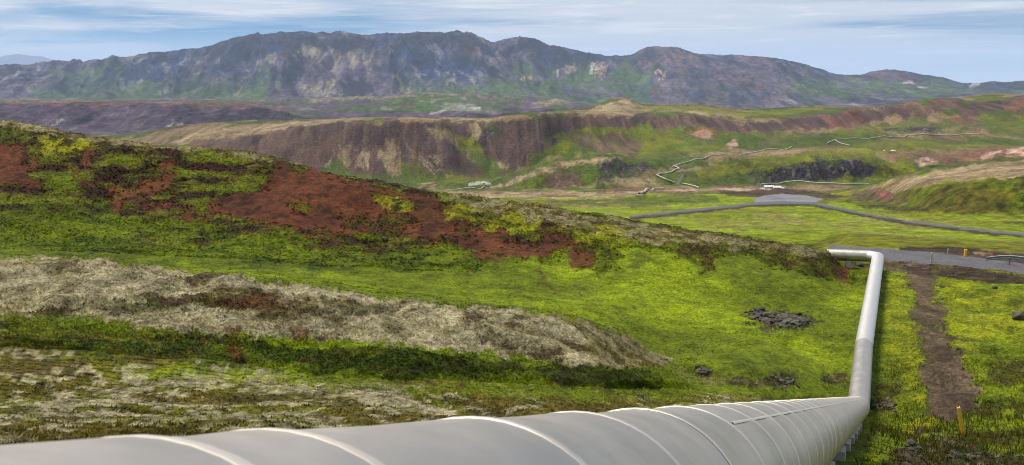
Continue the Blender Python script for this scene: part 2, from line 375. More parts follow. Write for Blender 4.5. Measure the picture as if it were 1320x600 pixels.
def f_hillgrass(x, y, u, v):
    s = fbm(x / 1.8, y / 1.2, 139, 5, 0.62); l = fbm(x / 8, y / 8, 140, 3)
    c = mix(C['green'] * 0.66, C['olive'] * 0.9, sst(l, 0.42, 0.62) * 0.7); c = mix(c, C['lime'] * 0.66, sst(s, 0.46, 0.34) * 0.6)
    return mix(c, C['dgreen'] * 0.8, sst(s, 0.52, 0.64)), 0.14, 0.8
def f_shademoss(x, y, u, v):  # bank moss, with the shade of the bank's face put into its green
    s = fbm(x / 1.0, y / 1.0, 38, 5, 0.6)
    c = mix(C['dgreen'] * 0.95, C['green'] * 0.8, sst(s, 0.52, 0.7) * 0.8)
    return mix(c, C['dolive'], sst(s, 0.5, 0.3) * 0.7), 0.14, 0.8
def f_lichen(x, y, u, v):
    s = fbm(x / 1.3, y / 1.3, 39, 5, 0.62); l = fbm(x / 4.5, y / 4.5, 40, 4)
    c = mix(C['lichen'], C['lichen2'], sst(s, 0.38, 0.6))
    c = mix(c, C['olive'] * 1.1, sst(l + 0.5 * (s - 0.5), 0.47, 0.58) * 0.7)
    return mix(c, C['ldark'], sst(s + 0.25 * (l - 0.5), 0.53, 0.63) * 0.9), 0.22, 0.6
def f_smoothlichen(x, y, u, v):
    s = fbm(x / 0.8, y / 0.8, 41, 5, 0.62)
    return mix(mix(C['lichen'], C['lichen2'], sst(s, 0.35, 0.6)), C['ldark'], sst(s, 0.57, 0.7) * 0.8), 0.1, 0.4
def f_fore(x, y, u, v):          # mossy heath with woolly lichen cushions
    s = fbm(x / 0.55, y / 0.42, 42, 5, 0.62); l = fbm(x / 2.6, y / 2.6, 43, 4); s2 = fbm(x / 0.22, y / 0.22, 44, 3, 0.6)
    g = mix(C['olive'], C['green2'] * 0.85, sst(l, 0.38, 0.62)); g = mix(g, C['dolive'], sst(s2, 0.45, 0.7) * 0.7)
    w = mix(C['lichen'], C['lichen2'], sst(s2, 0.35, 0.65)); w = mix(w, C['ldark'], sst(s2, 0.58, 0.74) * 0.6)
    k = sst(u, 980, 380) * 0.13 - sst(v, 500, 470) * 0.05 - 0.13
    m = sst(s + 0.55 * (l - 0.5) + k, 0.49, 0.57)
    c = mix(g, w, m); gap = sst(np.abs(s + 0.55 * (l - 0.5) + k - 0.495), 0.03, 0.0) * sst(s2, 0.4, 0.6)
    return mix(c, C['dbrown'] * 0.8, gap * 0.9), 0.15, 0.6
def f_red(x, y, u, v):
    s = fbm(x / 1.2, y / 1.2, 45, 5, 0.65); l = fbm(x / 5, y / 9, 46, 4)
    c = mix(C['red'], C['red2'], sst(l, 0.35, 0.65)); c = mix(c, C['orange'], sst(l + 0.3 * (s - 0.5), 0.6, 0.78) * 0.4)
    c = mix(c, C['dolive'] * 0.8, sst(vnoise(x / 0.55, y / 0.45, 146), 0.86, 0.93) * sst(l, 0.42, 0.56))
    return mix(c, C['dred'], sst(s, 0.56, 0.68) * 0.8), 0.12, 0.6
def f_darkheath(x, y, u, v):
    s = fbm(x / 0.9, y / 0.9, 47, 5, 0.62); l = fbm(x / 4, y / 4, 48, 3)
    c = mix(C['dolive'], C['dgreen'] * 1.2, sst(l, 0.4, 0.6)); c = mix(c, C['dred'], sst(s, 0.5, 0.62)); 
    return mix(c, C['olive'], sst(s, 0.42, 0.32)), 0.28, 0.7
def f_paletop(x, y, u, v):
    s = fbm(x / 0.9, y / 0.9, 49, 5, 0.62)
    c = mix(C['lichen2'], C['olive'], sst(s, 0.42, 0.6)); return mix(c, C['ldark'], sst(s, 0.56, 0.72)), 0.2, 0.6
def f_track(x, y, u, v):
    s = fbm(x / 0.5, y / 0.5, 50, 5, 0.65); l = fbm(x / 2, y / 5, 51, 3)
    c = mix(C['track'], C['dbrown'], sst(l, 0.4, 0.7) * 0.7); return mix(c, C['tan2'], sst(s, 0.6, 0.75) * 0.6), 0.05, 0.3
def f_soil(x, y, u, v):
    s = fbm(x / 0.45, y / 0.45, 52, 5, 0.65); l = fbm(x / 1.6, y / 1.6, 53, 3)
    c = mix(C['dbrown'], C['brown'], sst(s, 0.4, 0.6)); c = mix(c, C['black'], sst(l, 0.55, 0.7)); return mix(c, C['lichen2'], sst(s, 0.62, 0.7) * 0.7), 0.32, 0.5
def f_gravel(x, y, u, v):
    s = fbm(x / 0.6, y / 0.6, 54, 5, 0.65)
    return mix(C['brown'] * 0.7, C['dbrown'] * 0.8, sst(s, 0.35, 0.65)), 0.06, 0.4
def f_road(x, y, u, v):
    s = fbm(x / 1.2, y / 1.2, 55, 4, 0.6); return mix(C['road'], C['road2'], sst(s, 0.4, 0.75) * 0.6), 0.0, 1
def f_yard(x, y, u, v):
    s = fbm(x / 8, y / 14, 56, 4, 0.6); return mix(C['yard'], C['road2'], sst(s, 0.5, 0.8) * 0.4), 0.0, 1
def f_tan(x, y, u, v):
    s = fbm(x / 6, y / 6, 57, 5, 0.66)
    return mix(mix(C['tan'], C['tan2'], sst(s, 0.38, 0.62)), C['brown'], sst(s, 0.6, 0.74) * 0.6), 0.4, 4
def f_scree(x, y, u, v):
    s = fbm(x / 7 + y / 60, y / 60, 58, 5, 0.6); l = fbm(x / 40, y / 60, 59, 3)
    c = mix(C['scree'], C['scree2'], sst(l, 0.35, 0.6)); c = mix(c, C['tan2'], sst(fbm(x / 4 + y / 70, y / 110, 158, 4, 0.6), 0.54, 0.68) * 0.3)
    return mix(c, C['dbrown'] * 1.2, sst(s, 0.55, 0.72) * 0.6), 0.5, 5
def f_pscree(x, y, u, v):
    s = fbm(x / 7 + y / 60, y / 60, 60, 5, 0.6)
    return mix(mix(C['tan'], C['tan2'], sst(s, 0.35, 0.6)), C['scree'], sst(fbm(x / 3.5 + y / 60, y / 45, 60, 5, 0.6), 0.52, 0.60)), 0.5, 5
def f_cgreen(x, y, u, v):
    s = fbm(x / 9, y / 16, 61, 5, 0.62); l = fbm(x / 50, y / 60, 62, 3)
    c = mix(C['mgreen2'], C['green2'], sst(l, 0.35, 0.65)); return mix(c, C['brown'], sst(s, 0.56, 0.75) * 0.6), 0.5, 5
def f_rolling(x, y, u, v):
    s = fbm(x / 10, y / 18, 63, 5, 0.62); l = fbm(x / 60, y / 80, 64, 4)
    c = mix(C['mgreen2'], C['tan2'], sst(l + 0.4 * (s - 0.5), 0.45, 0.6)); c = mix(c, C['brown'], sst(s, 0.54, 0.72) * 0.7)
    return c, 0.8, 7
def f_cliff(x, y, u, v):
    s = fbm(x / 2.4, y / 5, 65, 5, 0.65)
    c = mix(C['slate'], C['dbrown'], sst(s, 0.4, 0.6)); c = mix(c, C['mgreen2'], sst(fbm(x / 9, y / 9, 165, 4), 0.5, 0.62) * 0.6)
    return mix(c, C['grey'], sst(s, 0.56, 0.68)), 0.8, 3
def f_rosy(x, y, u, v):
    s = fbm(x / 8, y / 16, 66, 5, 0.62); return mix(C['rosy'], C['scree'], sst(s, 0.4, 0.65)), 0.6, 6
def f_pink(x, y, u, v):
    s = fbm(x / 6, y / 10, 67, 5, 0.62); return mix(mix(C['cream'], C['pink'], sst(s, 0.4, 0.55)), C['rosy'], sst(s, 0.55, 0.72)), 0.4, 5
def f_white(x, y, u, v): return np.broadcast_to(C['white'], x.shape + (3,)), 0.1, 5
def f_lava(x, y, u, v):
    s = fbm(x / 30, y / 60, 68, 5, 0.65); l = fbm(x / 160, y / 200, 69, 3)
    c = mix(C['purple'], C['purple2'], sst(l, 0.35, 0.65)); c = mix(c, C['slate'] * 0.7, sst(s, 0.54, 0.7)); return mix(c, C['palegrey'], sst(s, 0.3, 0.22) * 0.5), 3, 22
def f_farlow(x, y, u, v):
    s = fbm(x / 50, y / 90, 70, 5, 0.65); l = fbm(x / 200, y / 260, 71, 3)
    c = mix(C['purple'], C['mgreen'], sst(l + 0.3 * (s - 0.5), 0.48, 0.6)); return mix(c, C['palegrey'], sst(s, 0.6, 0.72) * 0.8), 3, 30
def f_mtn(x, y, u, v):
    wx_ = x + 0.25 * (y - 4600); s = fbm(wx_ / 45, y / 170, 72, 6, 0.66); l = fbm(wx_ / 260, y / 420, 73, 4)
    c = mix(C['purple'], C['blue'] * 0.8, sst(l, 0.36, 0.62)); c = mix(c, C['slate'] * 0.32, sst(s, 0.52, 0.62) * 0.9)
    c = mix(c, C['palegrey'], sst(s, 0.40, 0.30) * 0.7); return mix(c, C['mgreen'], sst(v, 96, 122) * sst(l, 0.42, 0.56) * 0.8), 7, 40
def f_mtop(x, y, u, v):
    s = fbm(x / 40, y / 120, 74, 5, 0.66); return mix(C['slate'] * 0.55, C['blue'] * 0.9, sst(s, 0.45, 0.7)), 7, 36
def f_mgreen(x, y, u, v):
    s = fbm(x / 50, y / 130, 75, 5, 0.66); return mix(mix(C['mgreen'], C['mgreen2'], sst(s, 0.35, 0.55)), C['purple'], sst(s, 0.52, 0.68)), 5, 40
def f_mpale(x, y, u, v):
    s = fbm(x / 28, y / 200, 76, 5, 0.66); return mix(mix(C['tan'], C['palegrey'], sst(s, 0.35, 0.5)), C['purple'], sst(s, 0.5, 0.62)), 5, 40
def f_mpurple(x, y, u, v):
    s = fbm(x / 40, y / 150, 77, 6, 0.66); return mix(mix(C['purple'] * 1.15, C['scree'], sst(s, 0.35, 0.6)), C['blue'] * 0.8, sst(s, 0.55, 0.7)), 5, 36
def f_mred(x, y, u, v):
    s = fbm(x / 40, y / 150, 78, 5, 0.66); return mix(C['red'], C['purple'], sst(s, 0.4, 0.7)), 5, 36
FILL = {k[2:]: f for k, f in list(globals().items()) if k.startswith('f_')}

OPS = []
def paint(*a, **k): OPS.append(('p', a, k))
def base(*a): OPS.append(('b', a, {}))
def do_paint(fill, poly, s0, s1, soft=4.0, amp=6.0, op=1.0, wl_=18.0, kind=0, asp=1.6):
    """lay one kind of ground inside an outline seen in the photograph, on the terrain strips s0..s1"""
    r0, r1 = np.searchsorted(GS, s0 - 1e-6), np.searchsorted(GS, s1 + 1e-6)
    pu, pv = np.array([p[0] for p in poly], float), np.array([p[1] for p in poly], float)
    pad = soft + amp * 2 + 2
    blkU, blkV = UU[r0:r1], VV[r0:r1]
    sel = (blkU > pu.min() - pad) & (blkU < pu.max() + pad) & (blkV > pv.min() - pad) & (blkV < pv.max() + pad)
    ii, jj = np.nonzero(sel)
    if len(ii) == 0: return
    ii = ii + r0
    u, v, x, y = UU[ii, jj], VV[ii, jj], GX[ii, jj], GS2[ii, jj]
    if not kind and s0 >= 18.5: asp = 0.6
    du = (fbm(u / wl_, v / wl_ * asp, 81, 5, 0.65) - 0.5) * 2 * amp * 2.4; dv = (fbm(u / wl_, v / wl_ * asp, 85, 5, 0.65) - 0.5) * 2 * amp * 2.4 / max(asp, 1)
    uu, vv = u + du, v + dv
    inside = np.zeros(len(u), bool); dist = np.full(len(u), 1e9)
    for k in range(len(pu)):
        x1, y1, x2, y2 = pu[k], pv[k], pu[(k+1) % len(pu)], pv[(k+1) % len(pv)]
        with np.errstate(all='ignore'):
            inside ^= ((y1 > vv) != (y2 > vv)) & (uu < (x2 - x1) * (vv - y1) / (y2 - y1 + 1e-12) + x1)
        ex, ey = x2 - x1, y2 - y1; t = np.clip(((uu - x1) * ex + (vv - y1) * ey) / (ex * ex + ey * ey + 1e-9), 0, 1)
        dist = np.minimum(dist, np.hypot(uu - x1 - t * ex, vv - y1 - t * ey))
    sd = np.where(inside, dist, -dist)
    m = (sst(sd, -soft / 2, soft / 2) * op).astype(np.float32)
    keep = m > 0.004
    ii, jj, m, u, v, x, y = ii[keep], jj[keep], m[keep], u[keep], v[keep], x[keep], y[keep]
    if len(ii) == 0: return
    c, hum, wav = FILL[fill](x, y, u, v)
    COLR[ii, jj] = COLR[ii, jj] * (1 - m[:, None]) + c * m[:, None]
    HUM[ii, jj] = HUM[ii, jj] * (1 - m) + hum * m; WAV[ii, jj] = WAV[ii, jj] * (1 - m) + wav * m
    if kind: KIND[ii[m > 0.5], jj[m > 0.5]] = kind
def do_base(fill, s0, s1):
    r0, r1 = np.searchsorted(GS, s0 - 1e-6), np.searchsorted(GS, s1 - 1e-6)
    c, h, w = FILL[fill](GX[r0:r1], GS2[r0:r1], UU[r0:r1], VV[r0:r1])
    COLR[r0:r1] = c; HUM[r0:r1] = h; WAV[r0:r1] = w
def stroke(pts, w):            # outline of a band of half-width w (one number, or one per point)
    n = len(pts); ws = [w] * n if isinstance(w, (int, float)) else w
    L, Rr = [], []
    for i, (a, b) in enumerate(pts):
        p, q = pts[max(i-1, 0)], pts[min(i+1, n-1)]
        dx, dy = q[0] - p[0], q[1] - p[1]; l = math.hypot(dx, dy) or 1
        L.append((a - dy / l * ws[i], b + dx / l * ws[i])); Rr.append((a + dy / l * ws[i], b - dx / l * ws[i]))
    return L + Rr[::-1]

# --- mountain and far land
base('mtn', 25.8, 30); base('farlow', 23.95, 25.8); base('lava', 22.5, 23.95)
paint('mtop', [(265,66),(300,54),(345,42),(440,42),(500,45),(600,40),(625,50),(640,58),(700,56),(735,66),(700,74),(640,66),(600,60),(540,62),(470,64),(400,62),(350,70),(290,80)], 26.5, 28.3, 8, 8)
paint('mtop', [(690,76),(735,72),(775,78),(765,92),(715,90)], 26.5, 28.3, 8, 6)
for pl in ([(380,60),(420,58),(450,70),(430,80),(395,74)], [(450,62),(480,60),(492,80),(470,88),(448,80)], [(395,108),(420,100),(440,125),(400,128)]):
    paint('mpale', pl, 26, 28.2, 8, 8, 0.85)
for a, b in (((232,92),(205,125)), ((250,98),(212,128)), ((275,100),(236,128)), ((520,78),(560,118)), ((560,92),(600,122)), ((575,100),(570,120)), ((330,90),(300,120)), ((500,95),(530,118))):
    paint('mpale', stroke([a, b], [1.5, 3.5]), 26, 28.2, 4, 5, 0.6, 9)
for a, b in (((270,95),(225,128)), ((345,80),(330,125)), ((300,105),(260,128)), ((150,95),(120,128)), ((640,100),(600,126)), ((220,100),(160,128))):
    paint('mgreen', stroke([a, b], [3, 8]), 26, 28.2, 8, 7, 0.75, 12)
paint('mgreen', [(640,96),(670,85),(720,92),(780,84),(830,84),(850,100),(830,112),(790,130),(700,135),(640,128),(610,130),(620,112)], 26, 28.2, 14, 12, 0.95)
paint('mgreen', [(60,92),(140,84),(175,82),(150,100),(70,104)], 26, 28.2, 8, 8, 0.7)
paint('mgreen', [(1000,108),(1060,98),(1100,103),(1150,101),(1200,101),(1240,112),(1200,128),(1100,130),(1030,124)], 26, 28.2, 12, 9, 0.85)
paint('mpurple', [(860,75),(930,74),(1020,82),(1060,96),(1000,112),(990,140),(860,140),(840,118),(860,98)], 26, 28.2, 12, 10, 0.8)
paint('mpurple', [(812,72),(840,61),(870,60),(905,72),(880,88),(830,88)], 26.4, 28.2, 6, 5, 0.9)
paint('mred', [(1115,97),(1135,91),(1160,92),(1195,98),(1170,104),(1130,102)], 26.4, 28.2, 5, 4, 0.9)
paint('mtop', [(1240,108),(1265,106),(1325,104),(1500,104),(1500,112),(1325,115),(1245,118)], 26.2, 28.3, 5, 4, 0.8)
paint('mred', [(596,60),(612,58),(618,74),(600,76)], 26.4, 28.2, 10, 6, 0.5)
for pl in ([(724,86),(745,85),(748,95),(730,97)], [(758,84),(766,80),(770,95),(760,97)], [(770,84),(782,82),(778,96),(768,100)], [(672,98),(684,97),(682,104),(673,104)], [(848,94),(858,93),(858,100),(848,100)]):
    paint('pink', pl, 26, 28.2, 4, 5, 0.75, 8)
paint('white', stroke([(719,90),(719,100)], 1.2), 26, 28.2, 2, 1, 0.8); paint('white', stroke([(764,82),(763,96)], 1.5), 26, 28.2, 2, 2, 0.8)
paint('white', [(1160,107),(1172,103),(1178,108),(1165,109)], 26, 28.2, 3, 2, 0.7); paint('white', stroke([(1182,112),(1197,113)], 1), 26, 28.2, 2, 1, 0.6)
paint('tan', [(-100,126),(100,129),(100,131),(-100,130)], 24, 26.6, 3, 3, 0.5)
paint('rosy', [(-100,130),(200,129),(330,132),(380,138),(300,139),(200,136),(-100,134)], 23.6, 25, 4, 5, 0.6)
paint('mgreen', [(340,130),(400,129),(420,133),(345,135)], 24, 26, 3, 4, 0.9); paint('mgreen', [(425,129),(490,128),(500,137),(430,138)], 24, 25.5, 4, 5, 0.9)
paint('mgreen', [(355,141),(425,142),(420,152),(375,152)], 23.5, 24.6, 5, 5, 0.8); paint('mgreen', [(590,128),(680,127),(670,140),(620,141)], 24, 25.4, 6, 6, 0.8)
paint('tan', stroke([(400,130),(440,127.5),(507,125.3),(567,121),(640,125)], 1.4), 24.5, 26, 2, 2, 0.8)
paint('white', stroke([(555,147),(590,140),(620,139)], 1.3), 23.6, 25.4, 2, 2, 0.7); paint('tan', [(685,133),(720,129),(735,132),(705,138)], 24, 25.4, 3, 3, 0.9)
paint('mgreen', [(715,136),(760,134),(755,143),(700,144)], 23.5, 25.6, 4, 4, 0.9); paint('mred', [(512,134),(535,131),(540,137),(518,140)], 24, 25.3, 4, 3, 0.7)
for a, b in (((82,152),(64,162)), ((234,160),(215,166)), ((222,154),(234,162))): paint('white', stroke([a, b], 1.2), 22.5, 24, 2, 3, 0.5, 6)
paint('cgreen', [(160,178),(200,172),(240,164),(310,161),(300,166),(220,178),(170,184)], 21.2, 23.6, 4, 4, 0.9)

# --- canyon and rolling land
base('rolling', 15.0, 22.5)
paint('scree', [(150,190),(230,186),(330,172),(400,161),(470,156),(540,155),(582,158),(640,157),(690,149),(760,146),(830,150),(900,150),(960,156),(1070,150),(1090,146),(1090,165),(980,172),(900,170),(860,172),(800,172),(740,178),(700,190),(670,222),(640,226),(600,232),(540,236),(440,236),(300,222),(150,210)], 18.9, 21.4, 4, 6)
paint('tan', [(150,186),(230,178),(310,164),(355,159),(430,155),(480,152),(600,153),(640,154),(700,146),(757,141),(800,127),(830,136),(907,138),(960,144),(960,152),(905,148),(870,144),(845,144),(820,147),(780,146),(740,144),(660,150),(630,155),(582,156),(527,152),(476,154),(430,159),(392,163),(320,174),(230,185)], 20.9, 22.5, 2, 2.5, 0.9)
paint('cgreen', [(820,138),(880,136),(960,142),(1063,138),(1060,147),(960,149),(900,144),(830,143)], 21.0, 22.4, 2, 3, 0.85)
paint('cgreen', [(400,236),(412,215),(440,200),(452,222),(480,232),(500,220),(492,206),(530,212),(560,226),(590,224),(610,210),(590,190),(600,180),(622,190),(640,210),(664,224),(690,226),(700,212),(720,200),(740,205),(720,240),(400,244)], 16.5, 20.4, 6, 7, 0.95)
paint('cgreen', [(395,244),(415,222),(470,227),(520,226),(560,220),(600,222),(640,226),(700,222),(722,212),(760,209),(720,246),(400,250)], 16.4, 20.2, 5, 7, 0.9)
paint('cgreen', stroke([(560,165),(590,188),(625,215)], [3, 8, 12]), 18.8, 21, 6, 6, 0.9)
for pl in ([(470,190),(480,182),(510,186),(528,204),(520,222),(505,224),(492,212),(478,216),(462,212)], [(545,166),(566,166),(590,190),(578,196)], [(594,164),(622,162),(630,176),(612,188),(600,182)], [(588,196),(604,206),(622,216),(612,216),(590,204)],
           [(640,210),(656,206),(662,222),(650,228)], [(440,188),(450,182),(455,204),(445,206)]):
    paint('pscree', pl, 18.9, 21, 9, 10, 0.9)
for a, b in (((520,184),(562,226)), ((540,200),(580,228)), ((430,196),(420,214)), ((680,200),(684,222)), ((672,196),(668,226)), ((552,198),(570,212))):
    paint('tan', stroke([a, b], [0.8, 1.8]), 18.9, 21, 3, 3, 0.75, 8)
paint('scree', [(420,166),(480,160),(545,162),(580,188),(612,212),(628,224),(604,226),(575,214),(545,196),(520,184),(480,178),(430,190)], 18.9, 21, 5, 5, 0.85)
paint('cgreen', [(596,186),(612,180),(632,200),(650,218),(690,228),(650,236),(620,222)], 18.6, 20.8, 5, 5, 0.9)
for a, b in (((340,176),(352,200)), ((404,166),(396,196)), ((456,162),(448,190)), ((505,160),(520,178)), ((668,156),(672,190)), ((690,152),(694,186)), ((712,150),(704,182)), ((645,160),(640,195))):
    paint('cliff', stroke([a, b], [1.5, 4]), 18.9, 21.05, 6, 6, 0.45, 10)
paint('tan', [(478,200),(492,190),(512,192),(524,206),(518,222),(500,220),(488,214)], 18.9, 20.6, 8, 9, 0.6)
paint('cliff', [(622,164),(642,158),(646,168),(632,182),(612,192),(616,178)], 18.9, 21, 4, 5, 0.8)
paint('cgreen', [(690,196),(720,180),(740,172),(800,168),(830,160),(870,166),(920,164),(900,190),(870,204),(840,211),(800,206),(790,192),(740,188),(715,204),(690,215)], 18.5, 21, 6, 7, 0.95)
paint('cgreen', stroke([(700,178),(760,168),(810,168)], [2, 5, 3]), 18.9, 21, 3, 3, 0.9)
paint('scree', [(740,178),(800,172),(824,180),(828,196),(812,202),(780,196),(750,196)], 18.6, 20.8, 5, 6, 0.8)
paint('cgreen', [(900,170),(960,170),(1060,172),(1150,158),(1250,150),(1330,150),(1500,150),(1500,178),(1330,176),(1240,165),(1150,172),(1050,180),(960,186),(880,200),(860,205)], 18.2, 20.9, 6, 8, 0.8)
paint('scree', [(960,156),(1063,151),(1090,145),(1180,132),(1230,129),(1250,134),(1320,126),(1500,120),(1500,146),(1320,144),(1230,146),(1150,152),(1060,166),(960,170)], 19.6, 21.3, 4, 6, 0.95)
paint('rosy', [(1060,150),(1090,146),(1120,146),(1110,160),(1070,170)], 19.6, 21.3, 5, 6, 0.7); paint('rosy', [(1290,132),(1330,128),(1500,125),(1500,145),(1300,146)], 19.6, 21.4, 6, 6, 0.85)
paint('rosy', [(740,147),(780,148),(780,160),(740,160)], 19.6, 21.3, 5, 4, 0.6)
paint('pink', [(893,172),(904,165),(918,170),(920,180),(905,178)], 18.2, 21, 3, 4); paint('pink', [(934,186),(946,180),(955,188),(940,192)], 18.2, 21, 3, 3, 0.9)
paint('rosy', [(888,170),(905,160),(925,168),(922,184),(900,182)], 18.2, 21, 6, 5, 0.4)
paint('cliff', [(1136,166),(1180,163),(1213,163),(1214,169),(1180,170),(1140,169)], 18.4, 20.9, 2, 2, 0.9); paint('rosy', [(1225,152),(1240,148),(1270,160),(1240,163)], 18.4, 20.9, 4, 4, 0.7)
paint('cgreen', [(1245,126),(1275,121.5),(1296,121),(1290,130),(1262,132)], 21, 22.4, 2, 2)
paint('cgreen', [(1080,188),(1180,180),(1280,180),(1320,176),(1320,190),(1270,188),(1200,196),(1120,196)], 17.9, 20, 5, 6, 0.85)
paint('cgreen', [(900,216),(980,202),(1080,192),(1130,196),(1130,206),(1060,204),(1030,214),(960,222),(900,232)], 17.0, 19.4, 6, 7, 0.8)
paint('cgreen', [(1120,212),(1160,208),(1200,216),(1190,222),(1140,232),(1110,230)], 16.8, 18.6, 5, 5, 0.95)
paint('rosy', [(1130,200),(1180,204),(1200,200),(1265,192),(1320,186),(1320,206),(1230,212),(1180,210)], 17.2, 19.6, 5, 6, 0.8)
for pl in ([(1180,208),(1196,205),(1212,209),(1204,214),(1190,213)], [(1262,204),(1276,198),(1292,194),(1290,200),(1268,206)], [(1298,192),(1330,188),(1500,186),(1500,200),(1330,204),(1300,204)]):
    paint('pink', pl, 17.0, 19.6, 3, 3)
paint('cliff', [(966,222),(985,218),(1022,216),(1045,207),(1085,206),(1113,208),(1136,217),(1128,224),(1100,231),(1060,233),(1020,234),(970,237)], 16.6, 18.1, 4, 5)
paint('cgreen', [(1078,233),(1096,222),(1100,230),(1096,236)], 16.6, 18, 4, 4, 0.8)
paint('tan', [(625,243),(657,234),(690,220),(715,209),(735,206.5),(773,202),(800,204),(780,212),(740,212),(700,226),(660,240)], 17.2, 18.5, 3, 4, 0.9)
paint('scree', [(690,232),(715,222),(745,222),(752,240),(720,248),(690,247)], 16.8, 18, 4, 5, 0.9); paint('cgreen', [(664,238),(690,226),(706,226),(706,247),(664,247)], 16.8, 18, 4, 4, 0.9)
paint('cliff', [(775,214),(790,204),(812,211),(840,214),(846,218),(800,230),(768,238)], 16.6, 18.2, 4, 5)
paint('tan', [(740,244),(780,232),(840,220),(900,213),(930,214),(880,224),(800,240)], 16.4, 18.8, 5, 6, 0.6)
paint('rosy', [(770,246),(830,240),(850,246),(800,250)], 15, 17.4, 4, 4, 0.7); paint('pink', stroke([(760,250),(830,248),(900,246)], 1.5), 15, 17.2, 2, 2, 0.6)
paint('pscree', [(540,238),(556,230),(562,240),(556,250),(536,250)], 15, 19, 4, 4, 0.8); paint('white', [(606,236),(630,234),(634,238),(604,239)], 16.5, 19, 2, 2, 0.7)
paint('white', [(980,242),(990,239),(1012,241),(1010,244),(985,245)], 15.2, 17.4, 2, 2, 0.9); paint('pink', [(922,244),(960,240),(976,240),(975,246),(930,247)], 15.2, 17.4, 2, 3, 0.8)

# --- meadow, berm, mossy hill at the right
base('meadow', 9.8, 15.0)
paint('tan', [(560,257),(560,248.5),(700,247.5),(830,249),(830,252),(760,255),(640,256)], 13.6, 15.3, 2, 2, 0.95)
paint('rolling', [(700,258),(830,252),(920,252),(930,262),(860,266),(760,268),(700,264)], 12.6, 15.2, 4, 5, 0.8)
paint('rolling', [(900,285),(1000,278),(1060,286),(1000,296),(930,295)], 10.4, 13, 10, 9, 0.35)
paint('moss', [(1075,262),(1110,252),(1150,248),(1200,240),(1260,234),(1320,228),(1500,222),(1500,278),(1320,276),(1200,274),(1130,268)], 12.5, 15.0, 4, 5, 0.9)
paint('tan', [(1115,243),(1130,237),(1165,229),(1205,221),(1250,214),(1320,206),(1500,198),(1500,220),(1320,227),(1260,232),(1200,238),(1165,246),(1140,249)], 13.8, 15.4, 3, 5, 0.95)
paint('scree', [(1095,244),(1130,241),(1150,250),(1170,260),(1140,262),(1100,258)], 12.8, 15.2, 4, 4, 0.6); paint('rosy', [(1125,246),(1145,247),(1150,256),(1136,257)], 12.8, 15.2, 3, 3, 0.9)
paint('gravel', [(1100,264),(1180,266),(1200,272),(1130,270)], 12.4, 14.4, 3, 3, 0.7); paint('gravel', [(1050,258),(1080,250),(1090,254),(1064,264)], 12.8, 15.4, 3, 3, 0.5)
paint('gravel', [(1290,286),(1322,287),(1322,290),(1295,289)], 11, 13, 2, 2, 0.8)
paint('road', stroke([(872,238),(879,229),(884,221),(889,214)], [1.8, 1.6, 1.3, 1]), 16.4, 18.6, 1.5, 1, 0.8)
# yard and the two-track road through the meadow
paint('gravel', [(925,246),(1000,244),(1050,248),(1095,254),(1060,258),(940,254)], 14.2, 16.6, 2, 2, 0.8)
paint('yard', [(972,256),(985,252),(1010,250.5),(1040,252.5),(1062,257),(1050,262),(1000,263),(975,262)], 13.0, 15.3, 1.5, 1, kind=3)
RD2 = [(812,279.5),(850,275.5),(900,271),(940,266.5),(975,262.5),(1010,261.5),(1050,262.5),(1080,269),(1130,279),(1180,287),(1230,293.5),(1280,299),(1330,304),(1420,313)]
paint('gravel', stroke([(a, b + 2) for a, b in RD2], 2.4), 10.2, 13.9, 1.5, 1.5, 0.9)
paint('road', stroke(RD2, [1.2,1.3,1.5,1.6,1.7,1.8,1.7,1.5,1.4,1.4,1.5,1.6,1.8,2]), 10.2, 13.9, 1.2, 0.5, kind=1)
paint('tan', stroke([(1020,284),(1080,292),(1140,301),(1230,306)], 1.2), 10.2, 12.5, 3, 2, 0.4)
# --- red hill
base('mat', 7.0, 9.9); base('grass', 5.0, 7.0)
paint('grass', [(-300,300),(0,302),(60,300),(200,308),(330,305),(430,325),(560,318),(640,325),(720,330),(800,318),(900,325),(1000,330),(1090,345),(1110,360),(1600,350),(1600,400),(-300,400)], 5.6, 8.9, 16, 12)
paint('hillgrass', [(-300,255),(0,258),(60,262),(140,270),(200,286),(300,300),(380,312),(430,330),(520,325),(600,330),(650,345),(560,365),(400,350),(200,340),(0,336),(-300,330)], 6.0, 8.8, 22, 16, 0.85)
paint('darkheath', [(-300,140),(0,155),(110,176),(260,191),(350,205),(470,236),(470,246),(350,220),(250,206),(150,196),(60,180),(0,190),(-300,200)], 7.6, 9.5, 8, 8)
paint('paletop', [(-300,138),(0,153),(60,163),(110,175),(200,186),(310,195),(345,202),(400,215),(340,208),(300,201),(200,192),(110,181),(0,161),(-300,150)], 8.3, 9.6, 2, 3)
paint('brightmoss', [(48,182),(110,176),(122,184),(118,192),(60,196),(44,206)], 7.4, 9.3, 10, 9, 0.8)
paint('mat', [(40,200),(110,192),(105,235),(60,240),(36,220)], 7.2, 9.2, 8, 9, 0.9)
RED = [[(-300,160),(-60,178),(0,184),(36,196),(42,212),(50,235),(30,244),(0,240),(-300,240)],
       [(108,196),(120,188),(116,215),(112,240),(104,236)], [(140,242),(178,236),(190,244),(170,262),(150,265)],
       [(218,206),(230,200),(222,230),(214,250),(196,268),(160,275),(150,262),(190,248)],
       [(345,208),(400,220),(450,230),(520,245),(560,258),(590,280),(640,300),(700,318),(640,330),(580,318),(510,305),(470,300),(420,318),(380,300),(330,290),(260,285),(215,280),(200,265),(240,258),(280,255),(330,250),(345,230)],
       [(560,258),(580,262),(590,282),(560,285)], [(690,300),(740,302),(745,318),(700,330),(676,318)]]
for pl in RED: paint('red', pl, 7.2, 9.4, 7, 15, 0.95, 24)
